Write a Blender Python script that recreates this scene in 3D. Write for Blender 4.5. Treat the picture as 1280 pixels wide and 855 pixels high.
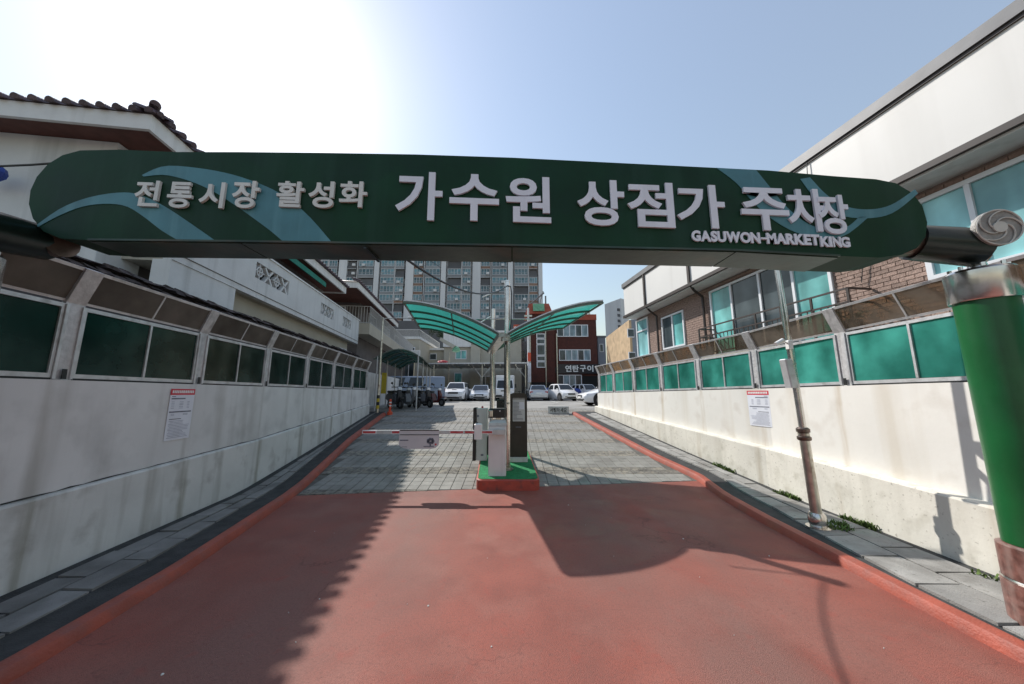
import bpy, math, random
from mathutils import Vector, Matrix
random.seed(7)
R = math.radians
S = bpy.context.scene
for o in list(bpy.data.objects): bpy.data.objects.remove(o)
# ------------------------------------------------------------------ camera, sky, sun
EYE = 1.8; FPX = 414.0; PITCH = R(8.8)
cd = bpy.data.cameras.new('camera'); cam = bpy.data.objects.new('camera', cd); S.collection.objects.link(cam)
cam.location = (0, 0, EYE); cam.rotation_euler = (R(90) + PITCH, 0, 0)
cd.sensor_width = 36; cd.lens = FPX / 1280 * 36; cd.clip_start = 0.05; cd.clip_end = 5000
S.camera = cam
LD = Vector((0.76, -0.83, -1.0)).normalized()
w = bpy.data.worlds.new('World'); S.world = w; w.use_nodes = True
nt = w.node_tree; bg = nt.nodes['Background']
sk = nt.nodes.new('ShaderNodeTexSky'); sk.sky_type = 'NISHITA'; sk.sun_disc = False
sk.sun_elevation = math.asin(-LD.z); sk.sun_rotation = math.atan2(-LD.x, -LD.y)
sk.air_density = 2.2; sk.dust_density = 0.95; sk.ozone_density = 5.0; sk.altitude = 0
tn = nt.nodes.new('ShaderNodeMix'); tn.data_type = 'RGBA'; tn.blend_type = 'MULTIPLY'; tn.inputs[0].default_value = 1
tn.inputs[7].default_value = (1.0, .985, 1.03, 1); nt.links.new(sk.outputs[0], tn.inputs[6])
ad = nt.nodes.new('ShaderNodeMix'); ad.data_type = 'RGBA'; ad.blend_type = 'ADD'; ad.inputs[0].default_value = 1   # thin high veil
ad.inputs[7].default_value = (1.65, 1.66, 1.75, 1); nt.links.new(tn.outputs[2], ad.inputs[6])
nt.links.new(ad.outputs[2], bg.inputs[0]); bg.inputs[1].default_value = 0.115
sd = bpy.data.lights.new('sun', 'SUN'); sd.energy = 5.0; sd.angle = R(0.55); sd.color = (1.0, 0.955, 0.89)
sun = bpy.data.objects.new('sun', sd); S.collection.objects.link(sun)
sun.rotation_euler = LD.to_track_quat('-Z', 'Y').to_euler(); sun.location = (-20, 20, 30)
S.view_settings.view_transform = 'Standard'; S.view_settings.look = 'None'
S.view_settings.exposure = 0.0; S.view_settings.gamma = 1.0

# ------------------------------------------------------------------ helpers
def W(u, v, Y):
    """a point measured on the site: viewing direction taken from the photo, Y metres away"""
    a = (u - 640) / FPX; b = (427.5 - v) / FPX
    t = Y / (math.cos(PITCH) - b * math.sin(PITCH))
    return Vector((t * a, Y, EYE + t * (math.sin(PITCH) + b * math.cos(PITCH))))
def interp(pts, y):
    if y <= pts[0][0]: return pts[0][1]
    for (a, b), (c, d) in zip(pts, pts[1:]):
        if y <= c: return b + (d - b) * (y - a) / (c - a)
    return pts[-1][1]
def G(y):
    t = max(0.0, min(1.0, (y - 6.1) / 9.6))
    return 1.10 * (0.9 * t + 0.1 * (3 * t * t - 2 * t ** 3)) + (0.03 * min(1, max(0, (y - 16) / 20)))
COL = S.collection
def base_of(p):
    v = Vector((0, 0, 0))
    while p is not None:
        v += p.location; p = p.parent
    return v
def tag(o, label=None, cat=None, group=None, kind=None):
    if label: o['label'] = label
    if cat: o['category'] = cat
    if group: o['group'] = group
    if kind: o['kind'] = kind
    return o
def empty(name, loc, label=None, cat=None, group=None, rz=0, kind=None):
    o = bpy.data.objects.new(name, None); COL.objects.link(o); o.location = loc; o.rotation_euler = (0, 0, rz)
    o.empty_display_size = .2
    return tag(o, label, cat, group, kind)
class MB:
    def __init__(s, M=None): s.v = []; s.f = []; s.M = M
    def add(s, vs, fs):
        n = len(s.v)
        for p in vs:
            p = Vector(p); s.v.append(s.M(p) if s.M else p)
        s.f += [tuple(n + i for i in f) for f in fs]; return s
    def box(s, x0, x1, y0, y1, z0, z1):
        return s.add([(x0,y0,z0),(x1,y0,z0),(x1,y1,z0),(x0,y1,z0),(x0,y0,z1),(x1,y0,z1),(x1,y1,z1),(x0,y1,z1)],
            [(0,3,2,1),(4,5,6,7),(0,1,5,4),(1,2,6,5),(2,3,7,6),(3,0,4,7)])
    def bbox(s, x0, x1, y0, y1, z0, z1, b=.01):      # chamfered box (top + verticals)
        ring = lambda i, z: [(x0+i,y0+b,z),(x0+b,y0+i,z),(x1-b,y0+i,z),(x1-i,y0+b,z),(x1-i,y1-b,z),(x1-b,y1-i,z),(x0+b,y1-i,z),(x0+i,y1-b,z)]
        return s.loft([ring(0, z0), ring(0, z1-b), [(x0+b+.0,y0+b*1.5,z1),(x0+b*1.5,y0+b,z1),(x1-b*1.5,y0+b,z1),(x1-b,y0+b*1.5,z1),(x1-b,y1-b*1.5,z1),(x1-b*1.5,y1-b,z1),(x0+b*1.5,y1-b,z1),(x0+b,y1-b*1.5,z1)]])
    def hexa(s, p): return s.add(p, [(0,3,2,1),(4,5,6,7),(0,1,5,4),(1,2,6,5),(2,3,7,6),(3,0,4,7)])
    def loft(s, rings, caps=True, close=True):
        n = len(rings[0]); vs = [p for r in rings for p in r]; fs = []
        for i in range(len(rings)-1):
            for j in range(n if close else n-1):
                k = (j+1) % n; fs.append((i*n+j, i*n+k, (i+1)*n+k, (i+1)*n+j))
        if caps: fs.append(tuple(range(n-1,-1,-1))); fs.append(tuple((len(rings)-1)*n+j for j in range(n)))
        return s.add(vs, fs)
    def tube(s, p0, p1, r, n=8, r1=None, caps=True):
        p0 = Vector(p0); p1 = Vector(p1); d = (p1-p0).normalized()
        a = d.orthogonal().normalized(); b = d.cross(a); r1 = r if r1 is None else r1
        return s.loft([[p + (a*math.cos(t)+b*math.sin(t))*q for t in [2*math.pi*i/n for i in range(n)]] for p, q in ((p0,r),(p1,r1))], caps)
    def path(s, pts, r, n=6):
        for a, b in zip(pts, pts[1:]): s.tube(a, b, r, n)
        return s
    def lathe(s, c, prof, n=20):
        c = Vector(c)
        return s.loft([[c+Vector((q*math.cos(t), q*math.sin(t), z)) for t in [2*math.pi*i/n for i in range(n)]] for q, z in prof])
    def disc(s, c, ax, r, th, n=20):
        c = Vector(c); ax = Vector(ax).normalized(); return s.tube(c-ax*th/2, c+ax*th/2, r, n)
    def prism(s, pts, dvec):                         # extruded polygon (list of 3-D points)
        n = len(pts); d = Vector(dvec); vs = [Vector(p) for p in pts] + [Vector(p)+d for p in pts]
        fs = [tuple(range(n-1,-1,-1)), tuple(range(n,2*n))] + [(i,(i+1)%n,n+(i+1)%n,n+i) for i in range(n)]
        return s.add(vs, fs)
    def mesh(s, name, mat, off=Vector((0,0,0)), smooth=False):
        me = bpy.data.meshes.new(name); me.from_pydata([tuple(p-off) for p in s.v], [], s.f)
        import bmesh
        b = bmesh.new(); b.from_mesh(me); bmesh.ops.recalc_face_normals(b, faces=b.faces)
        b.to_mesh(me); b.free()
        if mat: me.materials.append(mat)
        if smooth:
            for p in me.polygons: p.use_smooth = True
            try: me.set_sharp_from_angle(angle=R(38))
            except Exception: pass
        return me
    def build(s, name, mat, parent=None, smooth=False, local=False, kind=None, label=None, origin=None):
        off = Vector((0,0,0)) if local else (base_of(parent) if parent else (Vector(origin) if origin else Vector((0,0,0))))
        o = bpy.data.objects.new(name, s.mesh(name, mat, off, smooth)); COL.objects.link(o)
        if parent: o.parent = parent
        elif origin: o.location = origin
        if kind: o['kind'] = kind
        if label: o['label'] = label
        return o
def inst(name, me, parent, loc=(0,0,0), rot=None, scale=None, label=None):
    o = bpy.data.objects.new(name, me); COL.objects.link(o); o.parent = parent; o.location = loc
    if rot: o.rotation_euler = rot
    if scale: o.scale = scale
    if label: o['label'] = label
    return o
def kids(o): return [c for c in bpy.data.objects if c.parent == o]
def copy_tree(o, parent=None):
    c = o.copy(); COL.objects.link(c); c.parent = parent
    for ch in list(o.children): copy_tree(ch, c)
    return c
def frame(ox, oy, deg, side):
    """local (d, s, z): s runs along heading deg from (ox,oy); d goes away from the lane on that side"""
    a = R(deg); D = Vector((math.sin(a), math.cos(a), 0)); N = Vector((math.cos(a), -math.sin(a), 0)) * side
    return lambda p: Vector((ox, oy, 0)) + N*p[0] + D*p[1] + Vector((0,0,p[2]))

# ------------------------------------------------------------------ materials
MC = {}
def mat(name, c, rough=.6, var=.15, sc=3.0, bump=0.0, bsc=60.0, metal=0.0, c2=None, c2sc=1.2, c2lo=.5, c2hi=.7,
        streak=None, stsc=3.0, stamt=.6, rnd=0.0, trans=0.0, alpha=None, spec=.5, stretch=(1,1,1), grime=None, coat=0.0, post=None, tracks=None):
    if name in MC: return MC[name]
    m = bpy.data.materials.new(name); m.use_nodes = True; t = m.node_tree; L = t.links.new
    b = t.nodes['Principled BSDF']; MC[name] = m
    b.inputs['Roughness'].default_value = rough; b.inputs['Metallic'].default_value = metal
    b.inputs['Specular IOR Level'].default_value = spec
    if coat: b.inputs['Coat Weight'].default_value = coat
    geo = t.nodes.new('ShaderNodeNewGeometry')
    def noise(scale, vec=None, detail=5, stretch=None):
        n = t.nodes.new('ShaderNodeTexNoise'); n.inputs['Scale'].default_value = scale; n.inputs['Detail'].default_value = detail
        src = geo.outputs['Position']
        if stretch:
            mp = t.nodes.new('ShaderNodeVectorMath'); mp.operation = 'MULTIPLY'; mp.inputs[1].default_value = stretch
            L(src, mp.inputs[0]); src = mp.outputs[0]
        L(src, n.inputs['Vector']); return n
    def ramp(src, lo, hi):
        r = t.nodes.new('ShaderNodeMapRange'); r.inputs[1].default_value = lo; r.inputs[2].default_value = hi
        r.clamp = True; L(src, r.inputs[0]); return r.outputs[0]
    def mix(fac, a, bb, mode='MIX'):
        x = t.nodes.new('ShaderNodeMix'); x.data_type = 'RGBA'; x.blend_type = mode
        if isinstance(fac, float): x.inputs[0].default_value = fac
        else: L(fac, x.inputs[0])
        for i, q in ((6, a), (7, bb)):
            if isinstance(q, tuple): x.inputs[i].default_value = (*q[:3], 1)
            else: L(q, x.inputs[i])
        return x.outputs[2]
    def mul(a, k):
        x = t.nodes.new('ShaderNodeMath'); x.operation = 'MULTIPLY'; L(a, x.inputs[0]); x.inputs[1].default_value = k; return x.outputs[0]
    n1 = noise(sc, stretch=stretch if stretch != (1,1,1) else None)
    f = ramp(n1.outputs[0], .3, .7)
    col = mix(f, tuple(x*(1-var) for x in c), tuple(min(1, x*(1+var)) for x in c))
    if c2:
        n2 = noise(c2sc, detail=6); col = mix(ramp(n2.outputs[0], c2lo, c2hi), col, c2)
    if streak:
        n3 = noise(stsc, stretch=(1, 1, .07), detail=4); col = mix(mul(ramp(n3.outputs[0], .52, .72), stamt), col, streak)
    if tracks:                      # greyer wheel paths worn along the lane
        sx0 = t.nodes.new('ShaderNodeSeparateXYZ'); L(geo.outputs['Position'], sx0.inputs[0])
        nw0 = noise(.8, stretch=(1, .35, 1)); x0_ = t.nodes.new('ShaderNodeMath'); x0_.operation = 'MULTIPLY_ADD'; L(nw0.outputs[0], x0_.inputs[0]); x0_.inputs[1].default_value = .9; L(sx0.outputs[0], x0_.inputs[2])
        cr = t.nodes.new('ShaderNodeValToRGB'); cr.color_ramp.interpolation = 'B_SPLINE'
        sc0 = t.nodes.new('ShaderNodeMapRange'); sc0.inputs[1].default_value = -4; sc0.inputs[2].default_value = 4.6; L(x0_.outputs[0], sc0.inputs[0]); L(sc0.outputs[0], cr.inputs[0])
        es = cr.color_ramp.elements; es[0].position = 0; es[0].color = (0,0,0,1); es[1].position = 1; es[1].color = (0,0,0,1)
        for p_, v_ in tracks: e_ = es.new(p_); e_.color = (v_, v_, v_, 1)
        n6 = noise(1.3, detail=6, stretch=(1, .5, 1))
        mm_ = t.nodes.new('ShaderNodeMath'); mm_.operation = 'MULTIPLY'; L(cr.outputs[0], mm_.inputs[0]); L(ramp(n6.outputs[0], .25, .6), mm_.inputs[1])
        col = mix(mm_.outputs[0], col, (.225,.112,.09))
        n8 = noise(55, detail=3); col = mix(mul(ramp(n8.outputs[0], .42, .66), .30), col, (.11,.055,.045))      # aggregate showing through
        n9 = noise(2.6, detail=9); vo = t.nodes.new('ShaderNodeTexVoronoi'); vo.feature = 'DISTANCE_TO_EDGE'; vo.inputs['Scale'].default_value = .55
        wv = t.nodes.new('ShaderNodeVectorMath'); wv.operation = 'MULTIPLY_ADD'; L(n9.outputs[1], wv.inputs[0]); wv.inputs[1].default_value = (1.1, 1.1, 0); L(geo.outputs['Position'], wv.inputs[2]); L(wv.outputs[0], vo.inputs['Vector'])
        ck = t.nodes.new('ShaderNodeMapRange'); ck.inputs[1].default_value = .0075; ck.inputs[2].default_value = .002; L(vo.outputs[0], ck.inputs[0])
        nm = noise(.7, detail=2); cm_ = t.nodes.new('ShaderNodeMath'); cm_.operation = 'MULTIPLY'; L(ck.outputs[0], cm_.inputs[0]); L(ramp(nm.outputs[0], .5, .62), cm_.inputs[1])
        col = mix(mul(cm_.outputs[0], .55), col, (.13,.04,.03))
        n7 = noise(5.5, detail=8); col = mix(mul(ramp(n7.outputs[0], .60, .75), .3), col, (.36,.05,.03))
    if post:                       # run-off stains under the joints between posts (start, spacing, colour, amount)
        sx = t.nodes.new('ShaderNodeSeparateXYZ'); L(geo.outputs['Position'], sx.inputs[0])
        def mth(op, a, k):
            x = t.nodes.new('ShaderNodeMath'); x.operation = op
            if isinstance(a, (int, float)): x.inputs[0].default_value = a
            else: L(a, x.inputs[0])
            if isinstance(k, (int, float)): x.inputs[1].default_value = k
            else: L(k, x.inputs[1])
            return x.outputs[0]
        nw = noise(1.7); yy_ = mth('ADD', sx.outputs[1], mul(nw.outputs[0], .12))
        pp = mth('PINGPONG', mth('SUBTRACT', yy_, post[0]-.06+post[1]*40*0), post[1]/2)
        near = t.nodes.new('ShaderNodeMapRange'); near.inputs[1].default_value = .085; near.inputs[2].default_value = .02; L(pp, near.inputs[0])
        n5 = noise(7, stretch=(1, 1, .10), detail=5)
        col = mix(mul(mth('MULTIPLY', near.outputs[0], ramp(n5.outputs[0], .38, .62)), post[3]), col, post[2])
    if grime:                      # small dirt specks
        n4 = noise(25, detail=3); col = mix(ramp(n4.outputs[0], .62, .75), col, grime)
    if rnd:
        oi = t.nodes.new('ShaderNodeObjectInfo'); col = mix(ramp(oi.outputs['Random'], 0, 1), mix(1.0, col, (1-rnd,)*3, 'MULTIPLY'), col)
    L(col, b.inputs['Base Color'])
    if bump:
        nb = noise(bsc, detail=4); bp = t.nodes.new('ShaderNodeBump'); bp.inputs['Strength'].default_value = bump
        bp.inputs['Distance'].default_value = .02; L(nb.outputs[0], bp.inputs['Height']); L(bp.outputs[0], b.inputs['Normal'])
    if trans: b.inputs['Transmission Weight'].default_value = trans
    if alpha is not None: b.inputs['Alpha'].default_value = alpha
    m['_'] = 1
    return m
def sheetplastic(name, c, see=.3, tl=.4, dcol=None, rough=.2, mottle=.25):
    """coloured polycarbonate: part clear tint, part translucent, part glossy"""
    m = bpy.data.materials.new(name); m.use_nodes = True; t = m.node_tree; L = t.links.new
    out = t.nodes['Material Output']; b = t.nodes['Principled BSDF']
    geo = t.nodes.new('ShaderNodeNewGeometry'); n = t.nodes.new('ShaderNodeTexNoise'); n.inputs['Scale'].default_value = 1.6
    mp = t.nodes.new('ShaderNodeVectorMath'); mp.operation = 'MULTIPLY'; mp.inputs[1].default_value = (1, 1, .35)
    L(geo.outputs['Position'], mp.inputs[0]); L(mp.outputs[0], n.inputs['Vector'])
    x = t.nodes.new('ShaderNodeMix'); x.data_type = 'RGBA'; rr_ = t.nodes.new('ShaderNodeMapRange'); rr_.inputs[1].default_value = .36; rr_.inputs[2].default_value = .64; L(n.outputs[0], rr_.inputs[0]); L(rr_.outputs[0], x.inputs[0])
    dc = dcol or c
    x.inputs[6].default_value = (*[q*(1-mottle) for q in dc], 1); x.inputs[7].default_value = (*[min(1, q*(1+mottle)+.02) for q in dc], 1)  # patchy tone in the base colour, drawn for mottled light
    L(x.outputs[2], b.inputs['Base Color']); b.inputs['Roughness'].default_value = rough
    tr = t.nodes.new('ShaderNodeBsdfTransparent'); tr.inputs[0].default_value = (*c, 1)
    tn = t.nodes.new('ShaderNodeBsdfTranslucent'); tn.inputs[0].default_value = (*c, 1)
    m1 = t.nodes.new('ShaderNodeMixShader'); m1.inputs[0].default_value = tl; L(b.outputs[0], m1.inputs[1]); L(tn.outputs[0], m1.inputs[2])
    n2 = t.nodes.new('ShaderNodeTexNoise'); n2.inputs['Scale'].default_value = 2.3; n2.inputs['Detail'].default_value = 6; L(geo.outputs['Position'], n2.inputs['Vector'])
    sr = t.nodes.new('ShaderNodeMapRange'); sr.inputs[1].default_value = .35; sr.inputs[2].default_value = .65; sr.inputs[3].default_value = see*.5; sr.inputs[4].default_value = min(.95, see*1.5); L(n2.outputs[0], sr.inputs[0])
    m2 = t.nodes.new('ShaderNodeMixShader'); L(sr.outputs[0], m2.inputs[0]); L(m1.outputs[0], m2.inputs[1]); L(tr.outputs[0], m2.inputs[2])
    L(m2.outputs[0], out.inputs[0]); return m
def glassmat(name, c, see=.25, rough=.04):
    return sheetplastic(name, c, see=see, tl=0.0, rough=rough, mottle=.35)

m_red = mat('red resin surfacing', (.295,.072,.047), .72, .24, 1.3, .5, 160, c2=(.36,.135,.10), c2sc=1.5, c2lo=.48, c2hi=.78, grime=(.20,.065,.05), tracks=((.08,0),(.22,.75),(.34,.95),(.44,.3),(.50,.05),(.58,.4),(.70,.95),(.84,.5),(.94,0)))
m_kerb = mat('red kerb paint', (.34,.075,.045), .6, .18, 4, .3, 60, c2=(.25,.08,.06), c2sc=5, c2lo=.5, c2hi=.75)
m_islandside = mat('red island paint', (.42,.07,.045), .55, .15, 5, .25, 50, c2=(.2,.06,.05), c2sc=8)
m_joint = mat('paver joint sand', (.12,.115,.10), .95, .25, 9, .4, 90)
m_paver = mat('smooth grey paver', (.285,.275,.25), .8, .12, 6, .3, 120, rnd=.13, c2=(.20,.19,.17), c2sc=1.6, grime=(.2,.19,.17))
m_paverr = mat('rough grey paver', (.20,.185,.16), .9, .5, 16, 1.0, 40, rnd=.25, c2=(.30,.27,.22), c2sc=9, c2lo=.5, c2hi=.6)
m_slab = mat('shade toned concrete slab', (.25,.245,.235), .85, .14, 5, .35, 90, rnd=.22, c2=(.15,.147,.14), c2sc=2.2)  # left slabs: shade put into a darker copy of the concrete
m_slabR = mat('sun toned concrete slab', (.35,.34,.32), .85, .16, 5, .35, 90, rnd=.25, c2=(.21,.20,.185), c2sc=2.2, grime=(.18,.175,.16))  # right slabs: same concrete made lighter to look sunlit
m_dark = mat('dark asphalt strip', (.042,.043,.043), .92, .35, 8, .6, 70)
m_asph = mat('lot concrete', (.30,.29,.27), .88, .16, 1.2, .3, 30, c2=(.17,.165,.155), c2sc=.5, grime=(.2,.19,.18))
m_ground = mat('ground', (.15,.145,.13), .95, .2, .4, .3, 4)
m_line = mat('worn white line', (.62,.62,.58), .8, .3, 12, c2=(.3,.29,.27), c2sc=6)
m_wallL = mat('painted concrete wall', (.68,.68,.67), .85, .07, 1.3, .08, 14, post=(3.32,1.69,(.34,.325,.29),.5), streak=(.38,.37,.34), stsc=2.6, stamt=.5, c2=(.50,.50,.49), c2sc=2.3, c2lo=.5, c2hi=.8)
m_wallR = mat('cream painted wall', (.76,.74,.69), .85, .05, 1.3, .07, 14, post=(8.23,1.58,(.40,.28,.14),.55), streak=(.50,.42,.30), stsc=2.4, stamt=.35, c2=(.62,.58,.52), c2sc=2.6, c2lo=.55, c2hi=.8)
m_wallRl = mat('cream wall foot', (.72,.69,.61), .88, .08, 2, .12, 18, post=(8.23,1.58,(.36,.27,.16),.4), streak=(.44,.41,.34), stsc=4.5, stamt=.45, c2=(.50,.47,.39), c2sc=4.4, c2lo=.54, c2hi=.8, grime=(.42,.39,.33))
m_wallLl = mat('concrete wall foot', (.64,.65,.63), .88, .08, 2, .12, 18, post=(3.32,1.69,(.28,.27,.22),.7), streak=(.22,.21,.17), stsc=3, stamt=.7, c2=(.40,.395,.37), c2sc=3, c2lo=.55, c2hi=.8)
m_alu = mat('weathered aluminium', (.62,.62,.63), .42, .12, 8, .1, 60, metal=.55, c2=(.42,.41,.4), c2sc=7, c2lo=.5, c2hi=.75)
m_alup = mat('streaky aluminium post', (.55,.54,.54), .5, .18, 14, .2, 50, metal=.4, streak=(.3,.29,.28), stsc=14, stamt=.7)
m_steel = mat('polished stainless', (.68,.65,.62), .22, .15, 7, .06, 12, metal=1.0, c2=(.4,.36,.32), c2sc=4, c2lo=.55, c2hi=.75)
m_steel2 = mat('brushed steel pole', (.55,.53,.47), .3, .2, 10, .08, 40, metal=.9, c2=(.28,.22,.17), c2sc=6, c2lo=.55, c2hi=.75)
m_green = mat('green enamel post', (.006,.098,.026), .34, .15, 4, .05, 25, c2=(.012,.10,.035), c2sc=3, streak=(.03,.15,.06), stsc=5, stamt=.25)
m_sign = mat('dark green sign sheet', (.004,.036,.014), .55, .25, 2.2, .05, 18, streak=(.02,.06,.04), stsc=4.5, stamt=.45, c2=(.006,.032,.018), c2sc=2, spec=.22)
m_signb = mat('sign underside sheet', (.030,.055,.042), .35, .35, 3.0, .1, 14, metal=.35, c2=(.10,.07,.045), c2sc=1.7, c2lo=.55, c2hi=.8)  # brown patches painted in as reflections from below
m_stripe = mat('teal sign stripe', (.06,.20,.235), .45, .18, 3, .05, 20, streak=(.13,.32,.36), stsc=9, stamt=.5)
m_letter = mat('channel letter acrylic', (.72,.735,.80), .45, .05, 5, streak=(.5,.52,.55), stsc=9, stamt=.25)
m_letter2 = mat('small letter acrylic', (.66,.66,.62), .5, .06, 5, streak=(.45,.45,.42), stsc=9, stamt=.3)
m_blackpipe = mat('black green pipe', (.006,.012,.009), .3, .2, 5, .05, 10)
m_copper = mat('brown steel collar', (.16,.12,.10), .3, .3, 8, metal=.7)
m_emblem = mat('cast emblem grey', (.30,.29,.27), .5, .2, 12, .4, 50)
m_embl2 = mat('cast emblem ridge', (.55,.53,.48), .45, .1, 12)
m_marble = mat('red marble', (.17,.08,.065), .28, .4, 18, .1, 30, c2=(.27,.17,.145), c2sc=14, c2lo=.5, c2hi=.8, streak=(.32,.28,.25), stsc=9, stamt=.4)
m_turf = mat('green island mat', (.012,.22,.075), .9, .25, 14, .6, 160)
m_white = mat('white powder coat', (.72,.70,.70), .45, .05, 4, streak=(.45,.43,.4), stsc=10, stamt=.3)
m_whitep = mat('white plastic', (.8,.8,.78), .4, .04, 4)
m_offw = mat('off white housing', (.55,.56,.54), .55, .1, 4, streak=(.35,.36,.33), stsc=8, stamt=.5)
m_black = mat('black plastic', (.014,.014,.015), .4, .2, 10)
m_brownblk = mat('dark brown cabinet', (.028,.026,.020), .4, .2, 6, .05, 20)
m_redpaint = mat('red tape', (.52,.05,.06), .5, .1, 8, c2=(.6,.25,.25), c2sc=9)
m_paper = mat('printed paper', (.74,.76,.82), .7, .05, 4)
m_paperred = mat('printed red header', (.62,.045,.07), .6, .05, 4)
m_ink = mat('grey ink', (.16,.17,.21), .7, .2, 20)
m_inkl = mat('pale ink', (.42,.44,.52), .7, .2, 20)
m_cable = mat('black cable', (.012,.012,.013), .5, .1, 5)
m_orange = mat('orange post plastic', (.62,.08,.03), .5, .1, 6)
m_tile = mat('purple brown roof tile', (.085,.052,.060), .55, .35, 9, .4, 40, rnd=.3)
m_tiledk = mat('old dark coping tile', (.075,.055,.052), .9, .6, 14, .8, 35, rnd=.35, c2=(.16,.13,.11), c2sc=9, c2lo=.55, c2hi=.8)
m_fascia = mat('white fascia', (.70,.70,.69), .75, .06, 4, streak=(.45,.44,.41), stsc=5, stamt=.4)
m_soffit = mat('brown soffit boards', (.12,.045,.035), .7, .2, 6)
m_hwhite = mat('stained white render', (.62,.63,.63), .9, .06, 2, .15, 20, streak=(.33,.34,.33), stsc=3.2, stamt=.5)
m_hbeige = mat('cream render', (.44,.41,.34), .9, .06, 2, .12, 20, streak=(.4,.37,.3), stsc=4, stamt=.35)
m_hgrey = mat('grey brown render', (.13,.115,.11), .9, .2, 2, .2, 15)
m_hole = mat('dark interior', (.012,.012,.012), .9, .1, 2)
m_band = mat('white metal band', (.69,.675,.65), .5, .03, .8, streak=(.52,.50,.47), stsc=2, stamt=.3)
m_coping = mat('grey metal coping', (.16,.16,.165), .5, .12, 3, metal=.3)
m_gutter = mat('dark brown gutter', (.035,.024,.02), .45, .15, 3)
m_brick = mat('pinkish brown brick', (.42,.295,.245), .9, .25, 20, .7, 60, rnd=.35)
m_mortar = mat('brick mortar', (.26,.20,.175), .95, .1, 8, .3, 50)
m_upvc = mat('white window frame', (.76,.77,.80), .4, .04, 4)
m_teal = glassmat('teal window glass', (.20,.56,.54), .2, .05)
m_tealD = glassmat('dark window glass', (.06,.08,.09), .15, .05)
m_tealL = glassmat('pale blue window glass', (.30,.62,.64), .15, .05)
m_pcR = sheetplastic('green polycarbonate', (.10,.56,.46), .36, .34, dcol=(.07,.39,.325), rough=.16, mottle=.5)  # strong patches imitate mottled light and dark shapes behind the panes
m_pcL = sheetplastic('shade toned green polycarbonate', (.02,.30,.22), .45, .12, dcol=(.006,.045,.035), rough=.2)  # left copy of the pane sheet, its shade put into the colour
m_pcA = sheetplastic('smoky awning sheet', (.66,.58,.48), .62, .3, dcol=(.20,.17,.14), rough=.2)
m_pcAL = sheetplastic('shade toned smoky awning sheet', (.42,.36,.30), .35, .35, dcol=(.16,.135,.11), rough=.35)  # left copy of the awning sheet, darkened to stand for shade
m_canopy = sheetplastic('green canopy sheet', (.26,.68,.62), .30, .52, dcol=(.10,.44,.39), rough=.15)
m_canfr = mat('olive canopy frame', (.10,.13,.10), .4, .15, 6, metal=.4)
m_rail = mat('dark brown railing', (.045,.032,.028), .45, .15, 6)
m_railw = mat('pale balcony railing', (.5,.5,.49), .6, .12, 5)
m_apt = mat('apartment render', (.72,.72,.72), .9, .04, .12, streak=(.4,.41,.43), stsc=.25, stamt=.4)
m_aptd = mat('apartment recess', (.13,.13,.135), .9, .15, .2)
m_aptb = mat('apartment brown spandrel', (.30,.19,.14), .9, .12, .5, rnd=.25)
m_aptg = mat('apartment grey spandrel', (.33,.34,.35), .9, .12, .5, rnd=.3)
m_aptglass = mat('apartment glazing', (.16,.32,.37), .12, .5, .9, rnd=.65, c2=(.28,.36,.38), c2sc=.8, c2lo=.5, c2hi=.6)
m_aptframe = mat('apartment window frame', (.62,.64,.66), .6, .1, 1)
m_rbrick = mat('red brown brick wall', (.085,.025,.018), .85, .25, 6, .4, 12, c2=(.06,.02,.016), c2sc=2)
m_rtop = mat('orange red parapet', (.36,.08,.045), .8, .2, 2)
m_greenroof = mat('green corrugated sheet', (.18,.42,.25), .6, .2, 4)
m_signblk = mat('black shop sign', (.012,.013,.02), .35, .1, 3)
m_tarp = mat('blue tarp', (.02,.055,.30), .5, .25, 5, .4, 8)
m_tan = mat('tan cladding', (.50,.36,.22), .85, .15, 1.5, c2=(.36,.26,.16), c2sc=2)
m_bluegrey = mat('blue grey render', (.24,.26,.30), .9, .08, 1)
m_carw = mat('white car paint', (.84,.84,.85), .25, .02, 1, coat=.5)
m_cars = mat('silver car paint', (.55,.56,.58), .28, .02, 1, metal=.3, coat=.5)
m_carb = mat('blue grey van paint', (.22,.27,.36), .3, .03, 1, coat=.4)
m_carg = mat('car glass', (.02,.025,.03), .06, .1, 2)
m_tyre = mat('tyre rubber', (.018,.018,.018), .85, .2, 9)
m_rim = mat('alloy rim', (.3,.3,.3), .35, .1, 9, metal=.8)
m_lamp = mat('headlamp lens', (.75,.77,.8), .1, .05, 9)
m_tail = mat('tail lamp red', (.42,.02,.02), .2, .05, 9)
m_leaf = mat('dark foliage', (.035,.055,.025), .8, .5, 4, rnd=0)
m_bark = mat('bark', (.09,.07,.05), .9, .3, 8)
m_weed = mat('weed green', (.09,.14,.03), .85, .4, 8)
m_yellow = mat('yellow tape', (.55,.42,.04), .6, .1, 6)
m_scoot = mat('dark scooter plastic', (.03,.03,.034), .3, .1, 5)
m_scootg = mat('grey scooter plastic', (.13,.135,.14), .3, .1, 5)
m_scootr = mat('maroon scooter plastic', (.10,.015,.015), .3, .1, 5)
m_seat = mat('black vinyl seat', (.02,.02,.02), .5, .1, 8)
m_satin = mat('green awning cloth', (.02,.20,.15), .8, .15, 5)

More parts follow.
